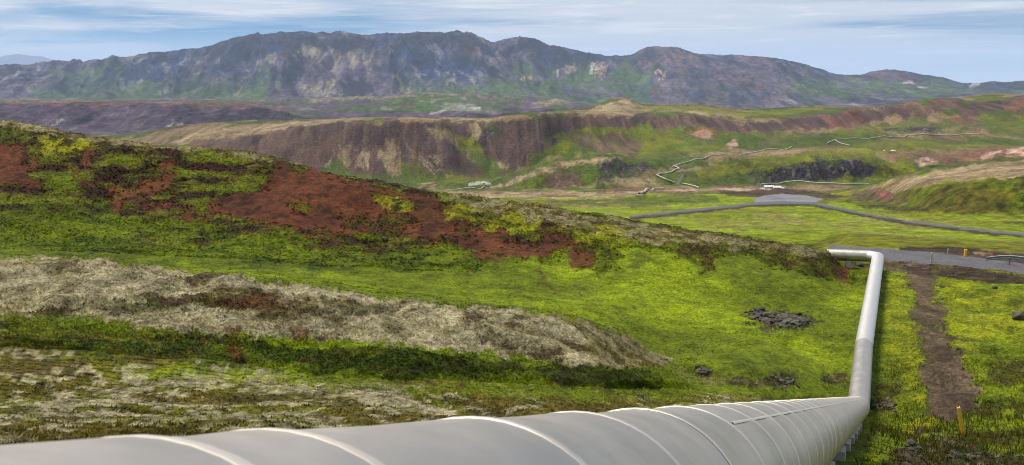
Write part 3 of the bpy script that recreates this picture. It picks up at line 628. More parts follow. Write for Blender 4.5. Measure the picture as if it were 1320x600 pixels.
for pl in ([(250,262),(265,262),(270,320),(252,318)], [(270,275),(296,280),(290,305),(270,300)], [(320,285),(340,292),(345,308),(330,310)], [(215,250),(235,245),(240,280),(220,285)], [(380,262),(395,262),(395,275),(382,274)], [(150,270),(200,272),(215,300),(160,300)]): paint('mat', pl, 7, 9, 9, 8, 0.8)
paint('mat', [(232,200),(260,194),(345,206),(343,232),(310,250),(270,262),(230,262),(226,240)], 7.2, 9.3, 8, 9)
for pl in ([(440,288),(470,280),(505,285),(520,300),(480,298)], [(380,295),(440,298),(470,318),(440,330),(400,318)], [(580,288),(620,298),(600,310)], [(665,290),(745,300),(740,312),(690,300)], [(740,320),(800,318),(800,345),(750,348)], [(490,272),(530,274),(540,292),(500,290)]):
    paint('darkheath', pl, 7, 9.3, 8, 8, 0.55)
paint('red', [(735,328),(765,326),(768,345),(738,345)], 7, 9.2, 6, 6, 0.9)
paint('brightmoss', [(480,250),(520,252),(535,268),(500,270)], 7.4, 9.4, 8, 8, 0.85); paint('brightmoss', [(570,268),(600,262),(660,265),(700,278),(690,298),(650,300),(610,292),(580,282)], 7.4, 9.4, 10, 12, 0.7)
paint('paletop', [(560,248),(640,256),(700,264),(760,276),(830,288),(900,298),(960,305),(1030,314),(1065,320),(1080,332),(1060,334),(1000,326),(930,320),(860,314),(800,308),(740,298),(680,284),(620,270)], 7.6, 9.5, 6, 8, 0.85)
paint('brightmoss', [(740,290),(800,296),(812,312),(770,318),(742,308)], 7.4, 9.4, 8, 8, 0.6)
paint('darkheath', [(880,318),(940,322),(935,340),(905,352),(895,340)], 7, 9.2, 8, 8, 0.7); paint('darkheath', [(950,322),(1010,324),(1070,334),(1090,356),(1060,362),(1010,345),(970,334)], 7, 9.3, 8, 8, 0.85)
paint('red', [(1072,340),(1092,344),(1100,368),(1084,366),(1074,352)], 6.8, 9.6, 6, 6, 0.8); paint('red', stroke([(905,322),(916,340),(930,375)], [7, 5, 2]), 6.6, 9.2, 5, 5, 0.7)
paint('red', stroke([(690,345),(716,375)], [3, 2]), 6.4, 9, 6, 5, 0.5)
paint('grass', [(925,325),(960,328),(1010,350),(1075,366),(1070,400),(940,395),(910,365)], 6.2, 9.0, 9, 8, 0.9)
# --- lichen ridge and the heath in front of it
base('grass', 4.0, 5.0); base('fore', 0, 3.0); base('hillgrass', 3.0, 4.0)
paint('shademoss', [(60,440),(150,436),(240,438),(330,446),(420,450),(520,460),(600,466),(690,474),(760,474),(860,480),(890,490),(860,502),(800,500),(700,490),(600,494),(480,484),(380,478),(280,466),(150,456),(80,452)], 2.7, 4.4, 12, 18, 0.9, 30)
paint('lichen', [(-300,326),(0,332),(100,335),(220,348),(400,370),(500,385),(600,395),(700,403),(790,425),(850,456),(868,470),(800,474),(730,470),(640,456),(560,448),(470,440),(400,440),(300,430),(200,424),(100,416),(0,412),(-300,405)], 3.3, 5.35, 5, 7)
paint('smoothlichen', [(-300,326),(0,333),(100,338),(200,352),(250,368),(200,386),(110,392),(0,388),(-300,384)], 3.6, 5.3, 10, 12, 0.85); paint('smoothlichen', [(110,405),(230,402),(350,412),(420,408),(600,420),(720,430),(700,446),(560,436),(430,430),(300,426),(150,420)], 3.4, 5.2, 8, 9, 0.7)
paint('paletop', [(760,424),(800,430),(845,456),(872,472),(800,474),(740,462)], 3.4, 5.4, 8, 8, 0.85)
paint('darkheath', [(90,392),(180,386),(260,382),(360,388),(470,388),(520,398),(440,408),(350,404),(240,396),(150,404)], 3.5, 5.3, 8, 9, 0.65)
paint('red', [(270,388),(340,384),(380,390),(330,398)], 3.5, 5.2, 8, 8, 0.6); paint('red', [(370,420),(395,428),(392,444),(374,438)], 3.0, 4.9, 6, 6, 0.7); paint('red', [(285,420),(305,425),(315,462),(298,462)], 2.8, 4.9, 6, 6, 0.7)
paint('moss', [(-300,396),(0,404),(90,408),(200,424),(330,436),(330,446),(160,430),(0,424),(-300,415)], 3.0, 4.8, 8, 9, 0.9)
paint('grass', [(860,500),(840,478),(868,470),(900,480),(980,470),(1100,450),(1100,520),(1000,512),(920,512),(800,512),(780,504)], 2.6, 5.2, 10, 9, 0.95)
paint('grass', [(560,505),(620,492),(660,478),(700,482),(730,498),(800,506),(780,520),(660,512)], 2.4, 4.0, 8, 8, 0.85); paint('grass', [(150,470),(330,476),(480,486),(600,500),(560,508),(330,492),(180,484)], 2.3, 3.4, 8, 8, 0.55)
paint('tan', [(870,478),(930,488),(960,492),(900,496)], 3.6, 5.4, 8, 6, 0.35)
for pl in ([(893,476),(915,474),(925,482),(905,488)], [(935,490),(990,486),(1020,480),(1028,492),(1010,504),(985,500),(950,500)], [(1060,480),(1095,484),(1090,498),(1060,494)], [(965,404),(990,400),(1000,410),(970,414)]):
    paint('soil', pl, 2.4, 7, 5, 6, 0.75, 10)
paint('soil', [(958,410),(985,400),(1012,398),(1044,406),(1056,420),(1020,427),(985,422)], 5.2, 7.2, 8, 12, 0.85, 10)  # dark soil under the rock heap, the heap's shadow painted into it
# --- right of the pipe
paint('grass', [(1050,600),(1070,560),(1120,530),(1120,480),(1130,400),(1140,345),(1600,355),(1600,640),(1050,640)], 1.02, 8.8, 4, 4)
paint('brightmoss', [(1140,350),(1170,352),(1172,400),(1180,440),(1195,500),(1195,520),(1160,516),(1150,470),(1145,420),(1130,400)], 2.2, 8.8, 18, 16, 0.45); paint('brightmoss', [(1200,362),(1260,366),(1330,376),(1600,380),(1600,440),(1330,430),(1260,440),(1235,480),(1228,430),(1215,400)], 2.2, 8.8, 18, 16, 0.5)
paint('brightmoss', [(1160,552),(1180,542),(1215,540),(1220,548),(1190,560),(1180,572),(1165,566)], 1.02, 3.4, 6, 7, 0.8); paint('brightmoss', [(1100,592),(1125,585),(1130,592),(1110,600)], 1.02, 3, 6, 6, 0.7)
for pl in ([(1278,470),(1330,462),(1600,460),(1600,510),(1330,505),(1270,495)], [(1225,555),(1330,550),(1600,545),(1600,575),(1330,575),(1240,572)], [(1195,520),(1250,515),(1330,520),(1330,532),(1250,540),(1200,535)], [(1130,505),(1150,490),(1165,480),(1150,512),(1130,530)]):
    paint('darkheath', pl, 1.02, 5.6, 10, 10, 0.75)
paint('soil', [(1140,600),(1160,578),(1190,572),(1210,564),(1250,572),(1290,582),(1330,590),(1400,610),(1130,612)], 1.02, 3.2, 8, 9, 0.9); paint('soil', [(1118,520),(1150,512),(1152,528),(1135,532),(1120,530)], 2.4, 3.6, 4, 5, 0.9); paint('soil', [(1180,556),(1196,550),(1192,560),(1180,566)], 1.02, 3.2, 3, 4, 0.9)
PATH = [(1188,342),(1190,370),(1195,400),(1203,440),(1213,470),(1222,495),(1234,522),(1240,534)]
paint('track', stroke(PATH, [18,17,19,22,27,31,38,24]), 1.9, 9.0, 9, 9, 0.92, 14, kind=2)
paint('track', [(1120,338),(1170,341),(1230,345),(1250,352),(1205,358),(1170,352),(1130,347)], 7.6, 9.6, 5, 5, 0.8)
paint('gravel', [(1205,346),(1260,349),(1330,357),(1600,375),(1600,395),(1330,370),(1260,362),(1215,357)], 7.2, 9.4, 4, 4, 0.95)
paint('gravel', [(1160,318),(1250,320),(1330,330),(1600,345),(1600,360),(1330,345),(1260,334),(1160,326)], 8.9, 10.6, 2, 2, 0.95); paint('pink', [(1255,325),(1282,326),(1280,329),(1258,328)], 9.4, 10.6, 2, 2, 0.6)
RD1 = [(1068,320),(1085,324),(1110,326),(1160,330),(1200,333.5),(1240,337.5),(1290,344),(1340,352),(1420,367),(1600,400)]
paint('road', stroke(RD1, [5.5,6.5,7.2,7.6,7.6,7.6,8,8.4,9.5,12]), 9.0, 10.5, 1.6, 0.8, kind=1)

def run_ops():
    for k_, a_, kw in OPS: (do_paint if k_ == 'p' else do_base)(*a_, **kw)
# once to know how rough each spot is, then again along the finished slopes
GS2 = np.zeros_like(GY); GS2[1:] = np.cumsum(np.hypot(np.diff(GY, axis=0), 1.4 * np.diff(GH, axis=0)), axis=0); GS2 += GY[0]     # length along the slope
run_ops()
h1 = fbm(GX / np.maximum(WAV, .05), GY / np.maximum(WAV, .05), 91, 4, 0.45) - 0.5
h2 = np.abs(fbm(GX / np.maximum(WAV * 0.6, .05) + 5, GY / np.maximum(WAV * 0.6, .05), 95, 3, 0.42) - 0.5) * 2
calm = 1 - 0.25 * ((SF > 18.8) & (SF < 22)) - 0.95 * ((KIND == 1) | (KIND == 3))
GHF = GH + HUM * (h1 * 1.3 + (0.25 - h2) * 0.35) * calm
GHF -= (KIND == 2) * 0.06
COLR[:] = 0
run_ops()
# random tone put into the colour in place of fine relief contrast, at several sizes, each size fixed for a belt of land
lum = np.zeros_like(GY)
for s0_, s1_, L_ in ((0, 4, .16), (4, 6.5, .24), (6.5, 10, .4), (10, 12.5, 1.0), (12.5, 16, 2.0), (16, 19, 2.8), (19, 22.6, 3.6), (22.6, 25.8, 9.0), (25.8, 30, 18.0)):
    r0_, r1_ = np.searchsorted(GS, s0_ - 1e-6), np.searchsorted(GS, s1_ - 1e-6)
    x_, y_ = GX[r0_:r1_], GS2[r0_:r1_]
    k_ = 1.0 if s0_ < 16 else 0.16 if s0_ in (19, 22.6) else 0.3
    lum[r0_:r1_] = (fbm(x_ / L_, y_ / L_ * k_, 99, 3, 0.7) - 0.5) * 1.1 + (fbm(x_ / L_ / 5, y_ / L_ / 5 * k_, 103, 3, 0.6) - 0.5) * 0.9
lum *= np.clip(calm, 0, 1) * (1 + 0.5 * (SF > 25.8))
COLR *= np.clip(1 + lum, 0.35, 1.7)[..., None].astype(np.float32)

# ------------------------------------------------------------------ ground materials
def ground_mat(name, fine, bump, rough=0.95, con=0.55):
    m = bpy.data.materials.new(name); m.use_nodes = True
    n, l = m.node_tree.nodes, m.node_tree.links
    b = n['Principled BSDF']; b.inputs['Roughness'].default_value = rough; b.inputs['Specular IOR Level'].default_value = 0.15
    at = n.new('ShaderNodeVertexColor'); at.layer_name = 'ground_cover'
    g = n.new('ShaderNodeNewGeometry')
    tx = n.new('ShaderNodeTexNoise'); tx.inputs['Scale'].default_value = fine; tx.inputs['Detail'].default_value = 6; tx.inputs['Roughness'].default_value = 0.68
    l.new(g.outputs['Position'], tx.inputs['Vector'])
    mr = n.new('ShaderNodeMapRange'); mr.inputs['From Min'].default_value = 0.34; mr.inputs['From Max'].default_value = 0.66
    mr.inputs['To Min'].default_value = 1 - con; mr.inputs['To Max'].default_value = 1 + con; l.new(tx.outputs['Fac'], mr.inputs['Value'])
    mx = n.new('ShaderNodeVectorMath'); mx.operation = 'SCALE'; l.new(at.outputs['Color'], mx.inputs[0]); l.new(mr.outputs[0], mx.inputs['Scale'])
    l.new(mx.outputs[0], b.inputs['Base Color'])
    bp = n.new('ShaderNodeBump'); bp.inputs['Strength'].default_value = 1.0; bp.inputs['Distance'].default_value = bump
    l.new(tx.outputs['Fac'], bp.inputs['Height']); l.new(bp.outputs[0], b.inputs['Normal'])
    return m
M_NEAR = ground_mat('heath', 6.0, 0.12); M_MID = ground_mat('rolling_land', 0.7, 0.8, 0.95, 0.45); M_FAR = ground_mat('mountain_rock', 0.06, 12.0)
M_ROAD = ground_mat('road_surface', 8.0, 0.004, 0.8)

# ------------------------------------------------------------------ terrain meshes
fs = SEC[:-1, :-1]; fu = UU[:-1, :-1]; fk = KIND[:-1, :-1]
OWN = np.zeros_like(fs)
OWN[fs <= 9] = 0
OWN[(fs >= 4) & (fs < 6) & (fu < 890)] = 1
OWN[(fs >= 3) & (fs < 4) & (fu < 890)] = 1
OWN[(fs >= 7) & (fs < 10) & (fu < 1100)] = 2
OWN[(fs >= 10) & (fs < 15)] = 3
OWN[(fs >= 15) & (fs < 19)] = 4
OWN[(fs >= 19) & (fs < 22)] = 5
OWN[(fs >= 22) & (fs < 26)] = 6
OWN[fs >= 26] = 7
OWN[fk == 1] = 8; OWN[fk == 2] = 9; OWN[fk == 3] = 10
PARTS = [('ground', M_NEAR, 'green and mossy heath around the pipe in the foreground'),
         ('lichen_ridge', M_NEAR, 'low ridge covered in pale grey lichen left of the pipe'),
         ('hill', M_NEAR, 'red scoria hill with green moss, the nearest hill at the left'),
         ('meadow', M_MID, 'flat lime green meadow beyond the road'),
         ('rolling_land', M_MID, 'rolling tan and green land with a dark cliff beyond the meadow'),
         ('canyon_slope', M_MID, 'long purple brown scree slope with green gullies in the middle distance'),
         ('lava_plateau', M_FAR, 'dark purple lava plateau below the mountains'),
         ('mountain', M_FAR, 'long purple and green mountain range on the skyline'),
         ('road', M_ROAD, 'grey asphalt road crossing behind the pipe and meadow'),
         ('path', M_NEAR, 'brown dirt track running from the road past the yellow post'),
         ('yard', M_ROAD, 'pale grey levelled yard beside the far road')]
for k, (nm, mat, lab) in enumerate(PARTS):
    fi, fj = np.nonzero(OWN == k)
    a = fi * NC + fj
    quads = np.stack([a, a + 1, a + NC + 1, a + NC], 1)
    used, inv = np.unique(quads, return_inverse=True); inv = inv.reshape(-1, 4)
    co = np.stack([GX.flat[used], GY.flat[used], GHF.flat[used]], 1).astype(np.float32)
    me = bpy.data.meshes.new(nm)
    me.vertices.add(len(used)); me.vertices.foreach_set('co', co.ravel())
    me.loops.add(inv.size); me.loops.foreach_set('vertex_index', inv.astype(np.int32).ravel())
    me.polygons.add(len(inv)); me.polygons.foreach_set('loop_start', np.arange(0, inv.size, 4, dtype=np.int32))
    me.polygons.foreach_set('use_smooth', np.ones(len(inv), bool))
    ca = me.attributes.new('ground_cover', 'FLOAT_COLOR', 'POINT')
    rgba = np.ones((len(used), 4), np.float32); rgba[:, :3] = COLR.reshape(-1, 3)[used]
    ca.data.foreach_set('color', rgba.ravel())
    me.update(calc_edges=True)
    tag(link(nm, me, mat), lab, 'terrain', None, 'structure')

# coarse hillside round and behind the camera
def simple_mat(name, rgb, rough=0.8, metal=0.0, noise=0.0, scale=8.0, bump=0.0):
    m = bpy.data.materials.new(name); m.use_nodes = True
    n, l = m.node_tree.nodes, m.node_tree.links; b = n['Principled BSDF']
    b.inputs['Base Color'].default_value = (*rgb, 1); b.inputs['Roughness'].default_value = rough; b.inputs['Metallic'].default_value = metal
    if noise:
        tcn = n.new('ShaderNodeNewGeometry'); tx = n.new('ShaderNodeTexNoise'); tx.inputs['Scale'].default_value = scale; tx.inputs['Detail'].default_value = 5
        l.new(tcn.outputs['Position'], tx.inputs['Vector'])
        mr = n.new('ShaderNodeMapRange'); mr.inputs['To Min'].default_value = 1 - noise; mr.inputs['To Max'].default_value = 1 + noise; l.new(tx.outputs['Fac'], mr.inputs['Value'])
        sc_ = n.new('ShaderNodeVectorMath'); sc_.operation = 'SCALE'; sc_.inputs[0].default_value = rgb; l.new(mr.outputs[0], sc_.inputs['Scale']); l.new(sc_.outputs[0], b.inputs['Base Color'])
        if bump:
            bp = n.new('ShaderNodeBump'); bp.inputs['Distance'].default_value = bump; l.new(tx.outputs['Fac'], bp.inputs['Height']); l.new(bp.outputs[0], b.inputs['Normal'])
    return m
M_SKIRT = simple_mat('hillside_heath', (0.075, 0.085, 0.03), 0.95, 0, 0.5, 1.5, 0.1)
gv, gf = [], []
NX, NY = 48, 40
for j in range(NY + 1):
    for i in range(NX + 1):
        X = -90 + 180 * i / NX; Y = -70 + 130 * j / NY
        Yc = max(Y, -8.5); q = np.clip(X / (Yc + Y0), -QMAX, QMAX)
        h = ground_h(q * (Yc + Y0), Yc) - 0.7 + max(0, -8.5 - Y) * 0.22
        gv.append((X, Y, h))
for j in range(NY):
    for i in range(NX):
        a = j * (NX + 1) + i; gf.append((a, a + 1, a + NX + 2, a + NX + 1))
tag(link('hillside', mesh_from('hillside', gv, gf, True), M_SKIRT), 'green hillside that the pipe comes down', 'terrain', None, 'structure')

# distant range at the left edge
def ridge_mesh(pts, Yd, depth, base_z, seed):
    vs_, fs_ = [], []; n = 90
    us = np.linspace(pts[0][0], pts[-1][0], n); vv_ = np.interp(us, [p[0] for p in pts], [p[1] for p in pts])
    for k in range(n):
        x, y, z = P(us[k], vv_[k], Yd); z += (float(fbm(np.array([k / 6.]), np.array([0.]), seed, 3)[0]) - .5) * 60
        vs_ += [(x, y - depth, base_z), (x, y - depth * .4, base_z + (z - base_z) * .5), (x, y, z), (x, y + depth, base_z)]
    for k in range(n - 1):
        for m_ in range(3):
            a = k * 4 + m_; fs_.append((a, a + 4, a + 5, a + 1))
    return mesh_from('distant_mountain', vs_, fs_, True)
M_DIST = simple_mat('distant_rock', (0.05, 0.06, 0.07), 0.95, 0, 0.4, 0.003)
tag(link('distant_mountain', ridge_mesh([(-260,84),(-150,76),(-60,74),(0,74.5),(25,71.5),(52,73),(75,80),(110,90)], 15000, 1500, -300, 7), M_DIST), 'faint blue mountain far off at the left of the skyline', 'mountain', None, 'structure')

# ------------------------------------------------------------------ the pipeline
def metal_mat(name, base_c, rough, streak=0.05):
    m = bpy.data.materials.new(name); m.use_nodes = True
    n, l = m.node_tree.nodes, m.node_tree.links; b = n['Principled BSDF']
    b.inputs['Metallic'].default_value = 1.0; b.inputs['Base Color'].default_value = (*base_c, 1)
    g = n.new('ShaderNodeNewGeometry'); tx = n.new('ShaderNodeTexNoise'); tx.inputs['Scale'].default_value = 2.2; tx.inputs['Detail'].default_value = 6; tx.inputs['Roughness'].default_value = 0.62
    l.new(g.outputs['Position'], tx.inputs['Vector'])
    mr = n.new('ShaderNodeMapRange'); mr.inputs['To Min'].default_value = rough - 0.1; mr.inputs['To Max'].default_value = rough + 0.12; l.new(tx.outputs['Fac'], mr.inputs['Value']); l.new(mr.outputs[0], b.inputs['Roughness'])
    m2 = n.new('ShaderNodeMapRange'); m2.inputs['To Min'].default_value = 1 - 2 * streak; m2.inputs['To Max'].default_value = 1.0; l.new(tx.outputs['Fac'], m2.inputs['Value'])
    sc_ = n.new('ShaderNodeVectorMath'); sc_.operation = 'SCALE'; sc_.inputs[0].default_value = base_c; l.new(m2.outputs[0], sc_.inputs['Scale']); l.new(sc_.outputs[0], b.inputs['Base Color'])
    t3 = n.new('ShaderNodeTexNoise'); t3.inputs['Scale'].default_value = 3.5; t3.inputs['Detail'].default_value = 2; l.new(g.outputs['Position'], t3.inputs['Vector'])
    bp = n.new('ShaderNodeBump'); bp.inputs['Strength'].default_value = 0.45; bp.inputs['Distance'].default_value = 0.025; l.new(t3.outputs['Fac'], bp.inputs['Height']); l.new(bp.outputs[0], b.inputs['Normal'])
    return m
M_ALU = metal_mat('aluminium_cladding', (0.68, 0.61, 0.53), 0.42, 0.20)
M_ALU2 = metal_mat('skylit_cladding', (0.74, 0.71, 0.68), 0.5, 0.06)  # brighter cladding copy, the sky's reflection put into its base colour
M_BEAD = metal_mat('aluminium_bead', (0.72, 0.655, 0.58), 0.52, 0.1)
M_CONC = simple_mat('concrete', (0.42, 0.40, 0.36), 0.9, 0, 0.35, 9, 0.01)
def frame_of(d):
    d = unit(d); s = unit(np.cross(d, (0, 0, 1))); return d, s, np.cross(s, d)      # along, right, up
NSEG = 56
def ring(c, d, r, cut=None):
    d, s, upv = frame_of(d); out = []
    for k in range(NSEG):
        a = 2 * math.pi * k / NSEG
        p = c + (s * math.cos(a) + upv * math.sin(a)) * r
        if cut is not None: p = p + d * (np.dot(cut - p, CUTN) / np.dot(d, CUTN))
        out.append(p)
    return out
def sweep(name, rings, origin, mat, parent, closed_ring=True, smooth=True):
    vs_, fs_ = [], []
    for r in rings: vs_ += [tuple(np.asarray(p) - origin) for p in r]
    n = len(rings[0])
    for k in range(len(rings) - 1):
        for i in range(n if closed_ring else n - 1):
            a, b = k * n + i, k * n + (i + 1) % n; fs_.append((a, b, b + n, a + n))
    return link(name, mesh_from(name, vs_, fs_, smooth), mat, parent)
rnd = random.Random(5)
base_pt = np.array([BEND1[0], BEND1[1], BEND1[2] - 0.85])
pipe = empty('pipeline', base_pt)
tag(pipe, 'large silver steam pipeline with ring seams running downhill from the foreground', 'pipeline')
SP_ = 0.905
T_EDGES = [-1.6, -0.65, 0.25, 1.16, 1.47]
while T_EDGES[-1] + SP_ < tb - 0.55: T_EDGES.append(T_EDGES[-1] + SP_)
T_EDGES.append(tb)
d1, s1, u1 = frame_of(pd1)
d12 = unit(KINK - BEND1); d23 = unit(BEND2 - KINK); d34 = unit(END3 - BEND2); d45 = unit(END4 - END3)
for k in range(len(T_EDGES) - 1):
    t0_, t1_ = T_EDGES[k], T_EDGES[k+1]
    r0 = R_PIPE + rnd.uniform(-.002, .002)
    if k == len(T_EDGES) - 2:
        CUTN = unit(pd1 + d12); rg = [ring(axis1(t0_ - .02), pd1, r0), ring(axis1(t1_), pd1, r0, BEND1)]
    else:
        rg = [ring(axis1(t0_ - .02), pd1, r0 - .002), ring(axis1((t0_ + t1_) / 2), pd1, r0 - .004), ring(axis1(t1_ + .02), pd1, r0 + .002)]
    sh = sweep('cladding_sheet', rg, base_pt, M_ALU, pipe)
    # rolled bead along the sheet's far edge
    if k < len(T_EDGES) - 2:
        bh = .003 if k < 4 else .0055
        rb = [ring(axis1(t1_ + .021 * math.cos(a)), pd1, R_PIPE + .0015 + bh * math.sin(a)) for a in np.linspace(0, math.pi, 8)]
        sweep('bead', rb, base_pt, M_BEAD, pipe)
def lap(t0_, t1_, ang, w=.010, hgt=.002):            # longitudinal lap joint of the sheets
    rows = []
    for t in np.linspace(t0_, t1_, max(2, int((t1_ - t0_) / .45))):
        c = axis1(t); row = []
        for da, dr in ((-w, -.001), (-w * .5, hgt * .8), (0, hgt), (w * .5, hgt * .8), (w, -.001)):
            a = ang + da / R_PIPE; row.append(c + (s1 * math.cos(a) + u1 * math.sin(a)) * (R_PIPE + dr + .003))
        rows.append(row)
    return sweep('lap_seam', rows, base_pt, M_BEAD, pipe, closed_ring=False)
# angle of the visible lap joint: the line through (1010, 531)
def lap_angle(u, v):
    best = None
    for a in np.linspace(-1.0, math.pi, 181):
        for t in np.linspace(2, tb, 160):
            nv_ = s1 * math.cos(a) + u1 * math.sin(a); p = axis1(t) + nv_ * R_PIPE
            if nv_ @ p > 0: continue
            pu_, pv_ = to_px(*p); e = (pu_ - u) ** 2 + (pv_ - v) ** 2
            if best is None or e < best[0]: best = (e, a, t)
    return best
e0 = lap_angle(950, 547); e1 = lap_angle(1030, 527)
print('lap', e0, e1)
lap(max(e0[2], 3), tb - .6, (e0[1] + e1[1]) / 2)
def pipe_run(a, b, da, db, ca, cb, name='cladding_sheet', n=1, r=R_PIPE, mat=None):
    """cladding between two mitred joints"""
    global CUTN
    d = unit(b - a); L = np.linalg.norm(b - a)
    es = np.linspace(0, L, n + 1)
    for k in range(n):
        CUTN = ca; r0 = ring(a, d, r, a) if k == 0 else ring(a + d * (es[k] - .02), d, r)
        CUTN = cb; r1_ = ring(b, d, r, b) if k == n - 1 else ring(a + d * (es[k+1] + .0), d, r + .002)
        sweep(name, [r0, r1_], base_pt, mat or M_ALU, pipe)
        if k < n - 1:
            rb = [ring(a + d * (es[k+1] + .02 * math.cos(t)), d, r + .002 + .003 * math.sin(t)) for t in np.linspace(0, math.pi, 6)]
            sweep('bead', rb, base_pt, mat or M_ALU, pipe)
pipe_run(BEND1, KINK, 0, 0, unit(pd1 + d12), unit(d12 + d23), n=4)
BEND2a = BEND2 - d23 * 0.7; BEND2b = BEND2 + d34 * 0.7; dmid = unit(BEND2b - BEND2a)
pipe_run(KINK, BEND2a, 0, 0, unit(d12 + d23), unit(d23 + dmid), n=10, mat=M_ALU2)
pipe_run(BEND2a, BEND2b, 0, 0, unit(d23 + dmid), unit(dmid + d34), 'elbow', mat=M_ALU2)
pipe_run(BEND2b, END3, 0, 0, unit(dmid + d34), unit(d34 + d45), n=4); pipe_run(END3, END4, 0, 0, unit(d34 + d45), d45, n=4)
# concrete supports under the pipe
def box_mesh(name, sx, sy, sz, bev=0.02):
    bm = bmesh.new(); bmesh.ops.create_cube(bm, size=1.0); bmesh.ops.scale(bm, vec=(sx, sy, sz), verts=bm.verts)
    if bev: bmesh.ops.bevel(bm, geom=bm.edges[:], offset=bev, segments=1, affect='EDGES')
    me = bpy.data.meshes.new(name); bm.to_mesh(me); bm.free(); return me
def support_mesh():
    bm = bmesh.new(); out = []
    prof = [(-.37, -.75), (-.37, -.41), (-.26, -.40)] + [(.47 * math.sin(a), -.47 * math.cos(a)) for a in np.linspace(-.6, .6, 9)] + [(.26, -.40), (.37, -.41), (.37, -.75)]
    prof = [(x, max(z, -.95)) for x, z in prof]; prof[0] = (-.37, -1.15); prof[-1] = (.37, -1.15)
    for y in (-.16, .16): out.append([bm.verts.new((x, y, z)) for x, z in prof])
    n = len(prof)
    for i in range(n - 1): bm.faces.new((out[0][i], out[0][i+1], out[1][i+1], out[1][i]))
    bm.faces.new((out[0][0], out[1][0], out[1][-1], out[0][-1]))
    for i in range(1, n // 2): 
        bm.faces.new((out[0][i-1], out[0][n-i], out[0][n-1-i], out[0][i])); bm.faces.new((out[1][i-1], out[1][i], out[1][n-1-i], out[1][n-i]))
    bmesh.ops.recalc_face_normals(bm, faces=bm.faces[:])
    me = bpy.data.meshes.new('support'); bm.to_mesh(me); bm.free(); me.materials.append(M_CONC); return me
SUPM = support_mesh()
def support(c, d, w=1.0):
    d_, s_, u_ = frame_of((d[0], d[1], 0))
    o = link('support', SUPM, None, pipe); o.location = c - base_pt
    o.rotation_euler = (0, 0, math.atan2(-d_[0], d_[1])); o.scale = (w, 1, 1); return o
for t in list(np.arange(2.2, 16, 4.0)) + [18.5, 21.5, 24.5, 27.5, 30.5, 33.5]:
    if t < tb - 1: support(axis1(t), pd1)
for f_ in (.25, .75): support(BEND1 + (KINK - BEND1) * f_, d12, .75)
for f_ in (.12, .35, .6, .85): support(KINK + (BEND2 - KINK) * f_, d23, .75)
for f_ in (.25, .6): support(BEND2 + (END3 - BEND2) * f_, d34, .75)

# ------------------------------------------------------------------ posts, guard rail
M_YEL = simple_mat('yellow_paint', (0.86, 0.48, 0.02), 0.6, 0, 0.25, 14)
M_YTOP = simple_mat('pale_band', (0.6, 0.5, 0.25), 0.5)
M_PALE = simple_mat('pale_plastic', (0.42, 0.38, 0.26), 0.6)
M_GALV = simple_mat('galvanised_steel', (0.16, 0.18, 0.17), 0.6, 0.3)
M_DARKST = simple_mat('weathered_steel', (0.10, 0.10, 0.10), 0.7)
def taper_post(name, w0, w1, th, h, mat, parent, z0=-0.25):
    # channel-shaped marker post with a slanted head
    v = []; prof = [(-.5, -.5), (.5, -.5), (.5, .5), (.32, .5), (.32, -.1), (-.32, -.1), (-.32, .5), (-.5, .5)]
    for z, w in ((z0, w0), (h * .93, w1)): v += [(x * w, y * th, z) for x, y in prof]
    v += [(x * w1 * .9, y * th, h + (.5 - y) * -.04) for x, y in prof]
    f = []; n = 8
    for k in range(2):
        for i in range(n): f.append((k*n+i, k*n+(i+1) % n, (k+1)*n+(i+1) % n, (k+1)*n+i))
    f += [(16, 17, 20, 21), (17, 18, 19, 20), (16, 21, 22, 23), (0, 5, 4, 1), (1, 4, 3, 2), (0, 7, 6, 5)]
    return link(name, mesh_from(name, v, f), mat, parent)
p0 = pick(1241, 563, 1.5, 4); p0[2] = ground_h(p0[0], p0[1])
post_h = 38 / F * math.hypot(p0[1], p0[2])
yp = empty('marker_post', p0); tag(yp, 'bright yellow marker post leaning to the left beside the dirt track', 'post')
yp.rotation_euler = (math.radians(4), math.radians(-16.5), math.radians(10))
post_h *= 1.08; taper_post('post', .135, .125, .07, post_h, M_YEL, yp); 
hb = link('head_band', box_mesh('head_band', .129, .076, .10, .006), M_YTOP, yp); hb.location = (0, 0, post_h * .9)
def small_post(u, v, hpx, mat, label, w, cap=None):
    b_ = pick(u, v, 8, 11); b_[2] = ground_h(b_[0], b_[1]); h = hpx / F * b_[1]
    e = empty('roadside_post', b_); tag(e, label, 'post')
    taper_post('post', w, w * .9, w * .6, h, mat, e)
    r_ = link('reflector', box_mesh('reflector', w * 1.04, w * .66, h * .14, .004), cap or M_YTOP, e); r_.location = (0, 0, h * .8)
    return e
small_post(1201, 339, 13, M_PALE, 'pale roadside post on the near edge of the road', .12)
small_post(1221, 329, 9, M_PALE, 'thin pale roadside post on the far edge of the road', .07)
small_post(1244, 331.5, 10, M_YEL, 'short yellow roadside post on the far edge of the road', .22, M_YEL)
ga = pick(1271, 338, 8.6, 11); gb = pick(1330, 346, 8.6, 11)
gr = empty('guard_rail', (ga[0], ga[1], ground_h(ga[0], ga[1]))); tag(gr, 'galvanised steel guard rail along the far road edge at the right', 'guard rail')
gdir = unit((gb - ga) * (1, 1, 0)); glen = 14.0; gside = np.array([gdir[1], -gdir[0], 0])
gh = lambda s: ground_h(ga[0] + gdir[0] * s, ga[1] + gdir[1] * s)
rows = []
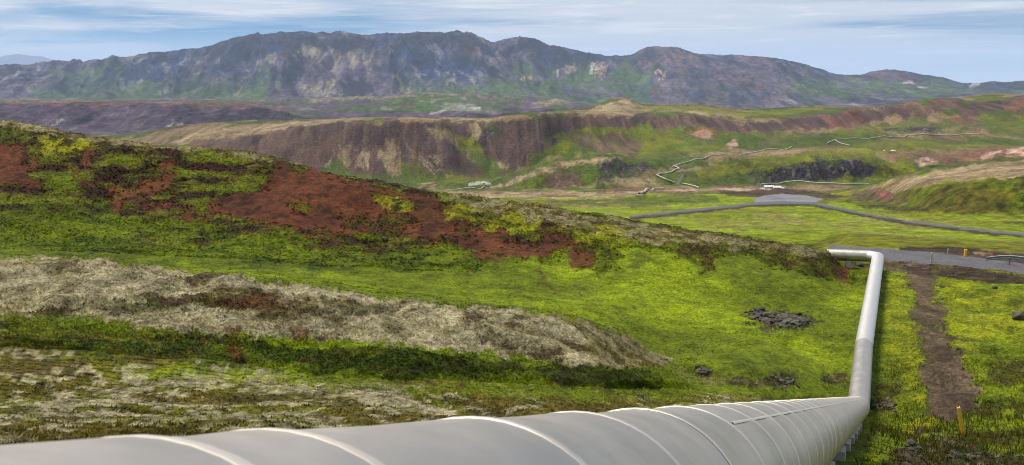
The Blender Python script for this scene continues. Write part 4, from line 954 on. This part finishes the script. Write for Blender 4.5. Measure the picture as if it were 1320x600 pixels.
for s in np.linspace(0, glen, 24):
    zz = gh(s) + .62 - (.35 * max(0, 1 - s / 1.6)); c = np.array([ga[0] + gdir[0] * s, ga[1] + gdir[1] * s, zz])
    rows.append([c + gside * o + np.array([0, 0, z]) for o, z in ((0, -.155), (.05, -.12), (.05, -.06), (0, 0), (.05, .06), (.05, .12), (0, .155), (-.01, .155), (.04, .06), (-.01, 0), (.04, -.06), (-.01, -.155))])
org = np.array(gr.location); sweep('beam', rows, org, M_GALV, gr, closed_ring=True, smooth=False)
for s in np.arange(1.8, glen, 2.0):
    pm = link('rail_post', box_mesh('rail_post', .12, .06, 1.0, .008), M_GALV, gr)
    pm.location = Vector((ga[0] + gdir[0] * s - gside[0] * .07, ga[1] + gdir[1] * s - gside[1] * .07, gh(s) + .28)) - gr.location
    pm.rotation_euler = (0, 0, math.atan2(gdir[1], gdir[0]))

# ------------------------------------------------------------------ rocks
M_ROCK = simple_mat('dark_lava', (0.04, 0.036, 0.03), 0.9, 0, 0.6, 5, 0.05)
M_ROCK2 = simple_mat('brown_lava', (0.07, 0.066, 0.035), 0.92, 0, 0.6, 5, 0.05)
def rock_mesh(name, seed, sub=2):
    bm = bmesh.new(); bmesh.ops.create_icosphere(bm, subdivisions=sub, radius=0.5); r_ = random.Random(seed)
    planes = [(Vector((r_.gauss(0, 1), r_.gauss(0, 1), r_.gauss(0, 1))).normalized(), r_.uniform(.26, .42)) for _ in range(9)]
    for v in bm.verts:
        for n_, d_ in planes:
            e = v.co.dot(n_) - d_
            if e > 0: v.co -= n_ * e * .92
        v.co *= 1 + r_.uniform(-.05, .05)
    me = bpy.data.meshes.new(name); bm.to_mesh(me); bm.free(); return me
ROCKS = [rock_mesh('rock', s, 1) for s in range(8)]
for i_, r_ in enumerate(ROCKS): r_.materials.append(M_ROCK if i_ % 3 else M_ROCK2)
def rock_at(X, Y, size, parent=None, org=None, flat=.6, name='rock', sink=.34):
    z = ground_h(X, Y)
    o = link(name, rnd.choice(ROCKS), None, parent)
    o.location = Vector((X, Y, z + size * flat * (.5 - sink))) - (Vector(org) if org is not None else Vector((0, 0, 0)))
    o.rotation_euler = (rnd.uniform(-.3, .3), rnd.uniform(-.3, .3), rnd.uniform(0, 6.28)); o.scale = (size * rnd.uniform(.85, 1.35), size * rnd.uniform(.8, 1.2), size * flat * rnd.uniform(.8, 1.2))
    return o
def rock_pile(cu, cv, wpx, hpx, n, smin, smax, label, s0, s1):
    c0 = pick(cu, cv, s0, s1); e = empty('rock_pile', (c0[0], c0[1], ground_h(c0[0], c0[1]))); tag(e, label, 'rocks')
    for _ in range(n):
        t_ = rnd.choice((-.75, -.3, -.1, .25, .3, .6)); p_ = pick(cu + t_ * wpx * .6 + rnd.gauss(0, wpx * .1), cv + t_ * hpx * .35 + rnd.gauss(0, hpx * .2), s0, s1)
        rock_at(p_[0] + rnd.uniform(-.15, .15), p_[1] + rnd.uniform(-.2, .2), rnd.uniform(smin, smax), e, e.location)
rock_pile(1006, 412, 70, 18, 150, .12, .7, 'heap of dark lava rocks on the green slope left of the pipe', 5.4, 7.4)
rock_pile(975, 408, 26, 12, 14, .15, .4, 'small scatter of dark stones left of the lava rock heap', 5.4, 7.4)
rock_pile(906, 480, 16, 9, 12, .15, .4, 'small cluster of dark stones at the foot of the lichen ridge', 3, 5.6)
rock_pile(1010, 492, 34, 16, 22, .12, .36, 'dark stones in the eroded bank beside the pipe bend', 2.6, 5)
rock_pile(1140, 522, 26, 14, 24, .12, .4, 'dark stones in the eroded soil just right of the pipe bend', 2.3, 4)
rock_pile(1215, 585, 90, 22, 60, .06, .3, 'brown stones and clods at the lower right edge', 1.5, 3.2)
for (u_, v_, sz, lab, a_, b_) in ((1107, 341, 0.75, 'black boulder lying under the far stretch of pipe', 7.4, 9.4), (1316, 411, 1.15, 'black boulder at the right edge among bright moss', 4.6, 6.6), (497, 310, .6, 'dark boulder at the foot of the red scree', 7, 8.8),
        (1283, 372, .5, 'dark stone at the edge of the road gravel', 6.8, 8.6), (1187, 556, .45, 'pale brown stone in the yellow moss by the post', 1.8, 3.2), (1172, 575, .4, 'dark stone below the yellow moss near the bottom edge', 1.6, 3.2)):
    p_ = pick(u_, v_, a_, b_); o = rock_at(p_[0], p_[1], sz, name='boulder', sink=.2); tag(o, lab, 'rock')

# ------------------------------------------------------------------ tall grass
M_BLADE = bpy.data.materials.new('grass_blades'); M_BLADE.use_nodes = True
_n, _l = M_BLADE.node_tree.nodes, M_BLADE.node_tree.links; _b = _n['Principled BSDF']; _b.inputs['Roughness'].default_value = 0.8; _b.inputs['Specular IOR Level'].default_value = 0.1
_at = _n.new('ShaderNodeVertexColor'); _at.layer_name = 'blade_colour'; _l.new(_at.outputs['Color'], _b.inputs['Base Color'])
_tr = _n.new('ShaderNodeBsdfTranslucent'); _l.new(_at.outputs['Color'], _tr.inputs['Color']); _ms = _n.new('ShaderNodeMixShader'); _ms.inputs[0].default_value = 0.45   # light passes through thin blades
_l.new(_b.outputs[0], _ms.inputs[1]); _l.new(_tr.outputs[0], _ms.inputs[2]); _l.new(_ms.outputs[0], _n['Material Output'].inputs['Surface'])
_g = np.random.default_rng(4)
def blades(n, box, s0, s1, hmin, hmax, cols_, keep):
    """upright blades rooted on the ground inside a patch of the photograph"""
    m_ = (SF >= s0) & (SF <= s1) & (UU > box[0]) & (UU < box[2]) & (VV > box[1]) & (VV < box[3]) & (KIND == 0)
    idx = np.flatnonzero(m_); idx = _g.choice(idx, n)
    x, y, z = GX.flat[idx] + _g.uniform(-.05, .05, n), GY.flat[idx] + _g.uniform(-.05, .05, n), GHF.flat[idx]
    dd, _ = seg_dist(x, y, axis1(-1.5), BEND1); dd2, _ = seg_dist(x, y, BEND1, KINK)
    cl_ = fbm(x / 1.1, y / 1.1, 111, 4, .6); ok = (cl_ > keep) & (dd > .6) & (dd2 > .6)
    x, y, z, cl_ = x[ok], y[ok], z[ok], cl_[ok]; n = len(x)
    h = _g.uniform(hmin, hmax, n) * (.6 + cl_); a = _g.uniform(0, 6.28, n); w = _g.uniform(.006, .014, n); le = _g.uniform(.1, .5, n) * h; b = _g.uniform(0, 6.28, n)
    ca, sa = np.cos(a) * w, np.sin(a) * w
    v = np.stack([np.stack([x - ca, y - sa, z - .03], 1), np.stack([x + ca, y + sa, z - .03], 1),
                  np.stack([x + ca * .7 + le * .4 * np.cos(b), y + sa * .7 + le * .4 * np.sin(b), z + h * .6], 1), np.stack([x + le * np.cos(b), y + le * np.sin(b), z + h], 1)], 1)
    c = np.array([C[k] for k in cols_])[_g.integers(0, len(cols_), n)] * _g.uniform(.6, 1.3, (n, 1))
    return v, c
BL = [blades(16000, (1070, 535, 1420, 660), 1.1, 3.4, .08, .22, ('green', 'olive', 'dgreen', 'tan2', 'green2'), .47),
      blades(6000, (1120, 470, 1420, 545), 2.4, 4.4, .06, .18, ('olive', 'tan2', 'green2', 'yellow'), .52)]
bv = np.concatenate([b_[0] for b_ in BL]).reshape(-1, 3); bc = np.concatenate([b_[1] for b_ in BL]); nb = len(bc)
bme = mesh_from('grass', bv, [f for k in range(nb) for f in ((4*k, 4*k+1, 4*k+2), (4*k, 4*k+2, 4*k+3))])
ba = bme.attributes.new('blade_colour', 'FLOAT_COLOR', 'POINT'); ba.data.foreach_set('color', np.concatenate([np.repeat(bc, 4, 0), np.ones((nb * 4, 1))], 1).astype(np.float32).ravel())
tag(link('grass', bme, M_BLADE), 'tall thin grass standing in the foreground heath', 'grass', None, 'stuff')

# ------------------------------------------------------------------ shaggy moss, lichen and grass: short blades in tufts
def tufts(n, cond, hmin, hmax, wid, jit=.3, lean=2.2, gain=1.4):
    idx = np.flatnonzero(cond & (KIND == 0))
    cu_, cv_ = (UU.flat[idx] / 6).astype(int) + 100, (VV.flat[idx] / 6).astype(int) + 100; key = cu_ * 1000 + cv_
    _, inv_, cnt = np.unique(key, return_inverse=True, return_counts=True); p_ = 1.0 / cnt[inv_]; idx = _g.choice(idx, n, p=p_ / p_.sum())
    x0, y0, z0 = GX.flat[idx], GY.flat[idx], GHF.flat[idx]
    far = np.ones(n, bool)
    for a_, b_ in ((axis1(-1.5), BEND1), (BEND1, KINK), (KINK, BEND2), (BEND2, END3)): far &= seg_dist(x0, y0, a_, b_)[0] > .65
    idx, x0, y0, z0 = idx[far], x0[far], y0[far], z0[far]; n = len(x0)
    hs = _g.uniform(hmin, hmax, n) * (.5 + fbm(x0 / 1.2, y0 / 1.2, 171, 3)); c0 = COLR.reshape(-1, 3)[idx] * gain * (1 + _g.uniform(-jit, jit, (n, 1)))
    V, Cc = [], []
    for k in range(3):
        a = _g.uniform(0, 6.28, n); o = _g.uniform(0, 1, n) * hs * .6; x, y = x0 + np.cos(a) * o, y0 + np.sin(a) * o
        h = hs * _g.uniform(.6, 1.2, n); w = wid * _g.uniform(.6, 1.4, n); b_ = _g.uniform(0, 6.28, n); le = h * _g.uniform(0, lean, n)
        V.append(np.stack([np.stack([x - np.cos(b_) * w, y - np.sin(b_) * w, z0 - .02 - .3 * h], 1), np.stack([x + np.cos(b_) * w, y + np.sin(b_) * w, z0 - .02 - .3 * h], 1),
                           np.stack([x + np.cos(a) * le, y + np.sin(a) * le, z0 + h], 1)], 1)); Cc.append(c0 * _g.uniform(.75, 1.25, (n, 1)))
    return np.concatenate(V), np.concatenate(Cc)
def add_tufts(name, parts, label, cat):
    V = np.concatenate([p_[0] for p_ in parts]); c = np.concatenate([p_[1] for p_ in parts]); n = len(c)
    me = bpy.data.meshes.new(name); me.vertices.add(n * 3); me.vertices.foreach_set('co', V.astype(np.float32).ravel())
    me.loops.add(n * 3); me.loops.foreach_set('vertex_index', np.arange(n * 3, dtype=np.int32)); me.polygons.add(n); me.polygons.foreach_set('loop_start', np.arange(0, n * 3, 3, dtype=np.int32))
    at_ = me.attributes.new('blade_colour', 'FLOAT_COLOR', 'POINT'); at_.data.foreach_set('color', np.concatenate([np.repeat(c, 3, 0), np.ones((n * 3, 1))], 1).astype(np.float32).ravel())
    me.update(calc_edges=True); tag(link(name, me, M_BLADE), label, cat, None, 'stuff')
INF = (UU > -60) & (UU < 1400) & (VV < 660)
heath = INF & (SF > 1.9) & (SF < 3.2) & (UU < 1060)
ridge = INF & (SF > 3.0) & (SF < 5.3) & (UU < 900)
hill_ = INF & (SF > 7.0) & (SF < 9.1) & (UU < 1100) & (HUM > .13)
rest = INF & (SF > 1.1) & (SF < 8.8) & ((UU > 1060) | (SF > 5.0)) & ((SF < 7.2) | (UU > 1090))
add_tufts('moss', [tufts(24000, heath, .015, .05, .03, gain=1.6), tufts(24000, ridge, .02, .06, .04, gain=1.6)], 'shaggy moss and lichen covering the near heath and lichen ridge', 'moss')
add_tufts('hill_moss', [tufts(22000, hill_, .03, .08, .09, .2, gain=1.6)], 'shaggy moss covering the red hill', 'moss')
add_tufts('short_grass', [tufts(30000, rest, .02, .06, .035, .18)], 'short grass covering the green slope on both sides of the pipe', 'grass')

# ------------------------------------------------------------------ far pipelines, huts, steam
M_FPIPE = simple_mat('pale_pipe', (0.38, 0.355, 0.30), 0.5, 0.0, 0.1, 0.3)
M_HUTW = simple_mat('white_cladding', (0.5, 0.49, 0.46), 0.6); M_HUTR = simple_mat('grey_roofing', (0.36, 0.37, 0.38), 0.6); M_DOOR = simple_mat('grey_door', (0.36, 0.35, 0.33), 0.6)
def far_pipe(px, s0, s1, r, label):
    pts = [pick(a, b, s0, s1) for a, b in px]
    for p_ in pts: p_[2] = ground_h(p_[0], p_[1])
    e = empty('distant_pipeline', pts[0]); tag(e, label, 'pipeline', 'pale pipelines in the far valley')
    for a, b in zip(pts[:-1], pts[1:]):
        L = np.linalg.norm(b - a); n = max(1, int(L / 4)); c = [a + (b - a) * k / n for k in range(n + 1)]
        cs = [np.array([x, y, max(ground_h(x, y), z - .8) + r + .25]) for x, y, z in c]
        rings = []
        for k, q_ in enumerate(cs):
            d_ = unit(cs[min(k+1, n)] - cs[max(k-1, 0)]); _, s_, u_ = frame_of(d_)
            ext = d_ * (r * .6) * (-1 if k == 0 else 1 if k == n else 0)
            rings.append([q_ + ext + (s_ * math.cos(t) + u_ * math.sin(t)) * r for t in np.linspace(0, 2 * math.pi, 10, endpoint=False)])
        sweep('pipe_run', rings, np.array(e.location), M_FPIPE, e)
    for k, p_ in enumerate(pts):
        o = link('support', box_mesh('support', r * 2.4, r * 1.2, 1.2, .05), M_CONC, e); o.location = Vector((p_[0], p_[1], ground_h(p_[0], p_[1]) - .1)) - e.location
far_pipe([(1020,190.5),(1003,194),(951,202),(909,205.5),(886,210),(867,216),(876,219),(846,228),(858,233),(870,236.5)], 16.8, 19.4, .30, 'pale pipeline zigzagging down the tan slope beside a branch road')
far_pipe([(881,237.5),(892,240.5),(901,244)], 16.0, 18, .3, 'short pale pipeline running down to the levelled ground below the zigzag')
far_pipe([(982,239),(1012,236),(1060,237),(1090,238),(1122,238.5)], 15.6, 17.4, .28, 'pale pipeline running along the foot of the dark cliff')
far_pipe([(1067,186.5),(1076,181.5),(1120,180),(1160,178.7),(1169,176),(1207,174),(1265,174)], 18.6, 20.8, .28, 'long pale pipeline crossing the green plateau at the right')
far_pipe([(1076,182),(1086,186),(1096,189)], 18.4, 20.6, .26, 'short pale branch pipeline on the green plateau')
far_pipe([(572,248),(598,244.5),(623,242)], 15.6, 18, .24, 'thin pale pipeline on the canyon floor by the white domes')
far_pipe([(824,253),(832,249),(842,246),(856,245.5)], 14.6, 17.2, .38, 'short pale pipeline bend above the pale berm')
def dome(u_, v_, rad, label, s0, s1):
    p_ = pick(u_, v_, s0, s1); e = empty('wellhead_dome', (p_[0], p_[1], ground_h(p_[0], p_[1]))); tag(e, label, 'hut', 'wellhead domes in the valley')
    vs_, fs_ = [], []; nr, ns = 5, 14
    for i in range(nr):
        a = i / nr * math.pi / 2
        vs_ += [(rad * math.cos(a) * math.cos(t), rad * math.cos(a) * math.sin(t), rad * .8 * math.sin(a) - (.4 if i == 0 else 0)) for t in np.linspace(0, 2 * math.pi, ns, endpoint=False)]
    vs_.append((0, 0, rad * .8))
    for i in range(nr - 1):
        for j in range(ns): fs_.append((i*ns+j, i*ns+(j+1) % ns, (i+1)*ns+(j+1) % ns, (i+1)*ns+j))
    for j in range(ns): fs_.append(((nr-1)*ns+j, (nr-1)*ns+(j+1) % ns, nr*ns))
    link('shell', mesh_from('shell', vs_, fs_), M_HUTW, e)
    d_ = link('door', box_mesh('door', rad * .5, .3, rad * .75, .02), M_DOOR, e); d_.location = (0, -rad * .88, rad * .2)
dome(1139, 197.5, 1.6, 'left of two small white domes on the green plateau', 17.9, 20); dome(1151, 197, 1.8, 'right of two small white domes on the green plateau', 17.9, 20)
def hut(u_, v_, L, W, H, rz, label, s0, s1):
    p_ = pick(u_, v_, s0, s1); e = empty('hut', (p_[0], p_[1], ground_h(p_[0], p_[1]))); e.rotation_euler = (0, 0, rz); tag(e, label, 'building')
    link('wall', mesh_from('wall', [(-L/2,-W/2,-.6),(L/2,-W/2,-.6),(L/2,W/2,-.6),(-L/2,W/2,-.6),(-L/2,-W/2,H),(L/2,-W/2,H),(L/2,W/2,H),(-L/2,W/2,H),(-L/2,0,H*1.45),(L/2,0,H*1.45)], [(0,1,5,4),(2,3,7,6),(1,2,6,9,5),(3,0,4,8,7)]), M_HUTW, e)
    o_ = .35; link('roof', mesh_from('roof', [(-L/2-o_,-W/2-o_,H-.1),(L/2+o_,-W/2-o_,H-.1),(L/2+o_,0,H*1.45+.12),(-L/2-o_,0,H*1.45+.12),(L/2+o_,W/2+o_,H-.1),(-L/2-o_,W/2+o_,H-.1)], [(0,1,2,3),(3,2,4,5)]), M_HUTW, e)
    d_ = link('door', box_mesh('door', .8, .12, H * .9, .02), M_DOOR, e); d_.location = (L * .2, -W / 2 - .03, H * .42)
dome(611, 236, 1.7, 'left, larger one of two white domes on the canyon floor', 16.8, 19.2); dome(623, 237, 1.1, 'right, smaller one of two white domes on the canyon floor', 16.8, 19.2)
hut(990, 243.5, 3.6, 2.6, .8, .1, 'low white shed on the white ground beside the yard', 15.2, 17); hut(1001, 243.8, 2.8, 2.2, .7, -.1, 'smallest white shed right of its neighbour beside the yard', 15.2, 17)
# steam column far away at the right
def steam(u_, v_, wpx, hpx, Yd, label):
    X, Y, Z = P(u_, v_, Yd); bm = bmesh.new(); bmesh.ops.create_icosphere(bm, subdivisions=3, radius=1.0)
    sx, sz = wpx / F * Yd / 2, hpx / F * Yd / 2
    for v in bm.verts:
        t_ = (v.co.z + 1) / 2; w_ = .35 + .8 * t_
        v.co = Vector((v.co.x * sx * w_ + (t_ - .4) * sx * .9, v.co.y * sx * w_, v.co.z * sz)) * (1 + .14 * math.sin(v.co.x * 7 + v.co.z * 5))
    me = bpy.data.meshes.new('steam_plume'); bm.to_mesh(me); bm.free()
    m = bpy.data.materials.new('steam'); m.use_nodes = True; n, l = m.node_tree.nodes, m.node_tree.links; n.remove(n['Principled BSDF'])
    pv_ = n.new('ShaderNodeVolumePrincipled'); pv_.inputs['Color'].default_value = (1, 1, 1, 1); pv_.inputs['Density'].default_value = 0.12
    l.new(pv_.outputs[0], n['Material Output'].inputs['Volume'])
    o = link('steam_plume', me, m, None, (X, Y, Z)); tag(o, label, 'steam', None, 'stuff')
steam(1254, 112, 14, 9, 3400, 'white steam plume rising far away at the right below the skyline')

# ------------------------------------------------------------------ haze
HZ_TOP, HZ_BOT = 330.0, -420.0
hz = mesh_from('haze', [(-14000,-200,HZ_BOT),(14000,-200,HZ_BOT),(14000,17500,HZ_BOT),(-14000,17500,HZ_BOT),(-14000,-200,HZ_TOP),(14000,-200,HZ_TOP),(14000,17500,HZ_TOP),(-14000,17500,HZ_TOP)], [(0,3,2,1),(4,5,6,7),(0,1,5,4),(1,2,6,5),(2,3,7,6),(3,0,4,7)])
mh = bpy.data.materials.new('haze_air'); mh.use_nodes = True
n, l = mh.node_tree.nodes, mh.node_tree.links; n.remove(n['Principled BSDF'])
pvn = n.new('ShaderNodeVolumePrincipled'); pvn.inputs['Color'].default_value = (0.52, 0.70, 1.0, 1); pvn.inputs['Density'].default_value = 7.5e-5; pvn.inputs['Anisotropy'].default_value = 0.0
l.new(pvn.outputs[0], n['Material Output'].inputs['Volume'])
tag(link('haze', hz, mh), 'thin blue haze over the whole valley', 'haze', None, 'stuff')
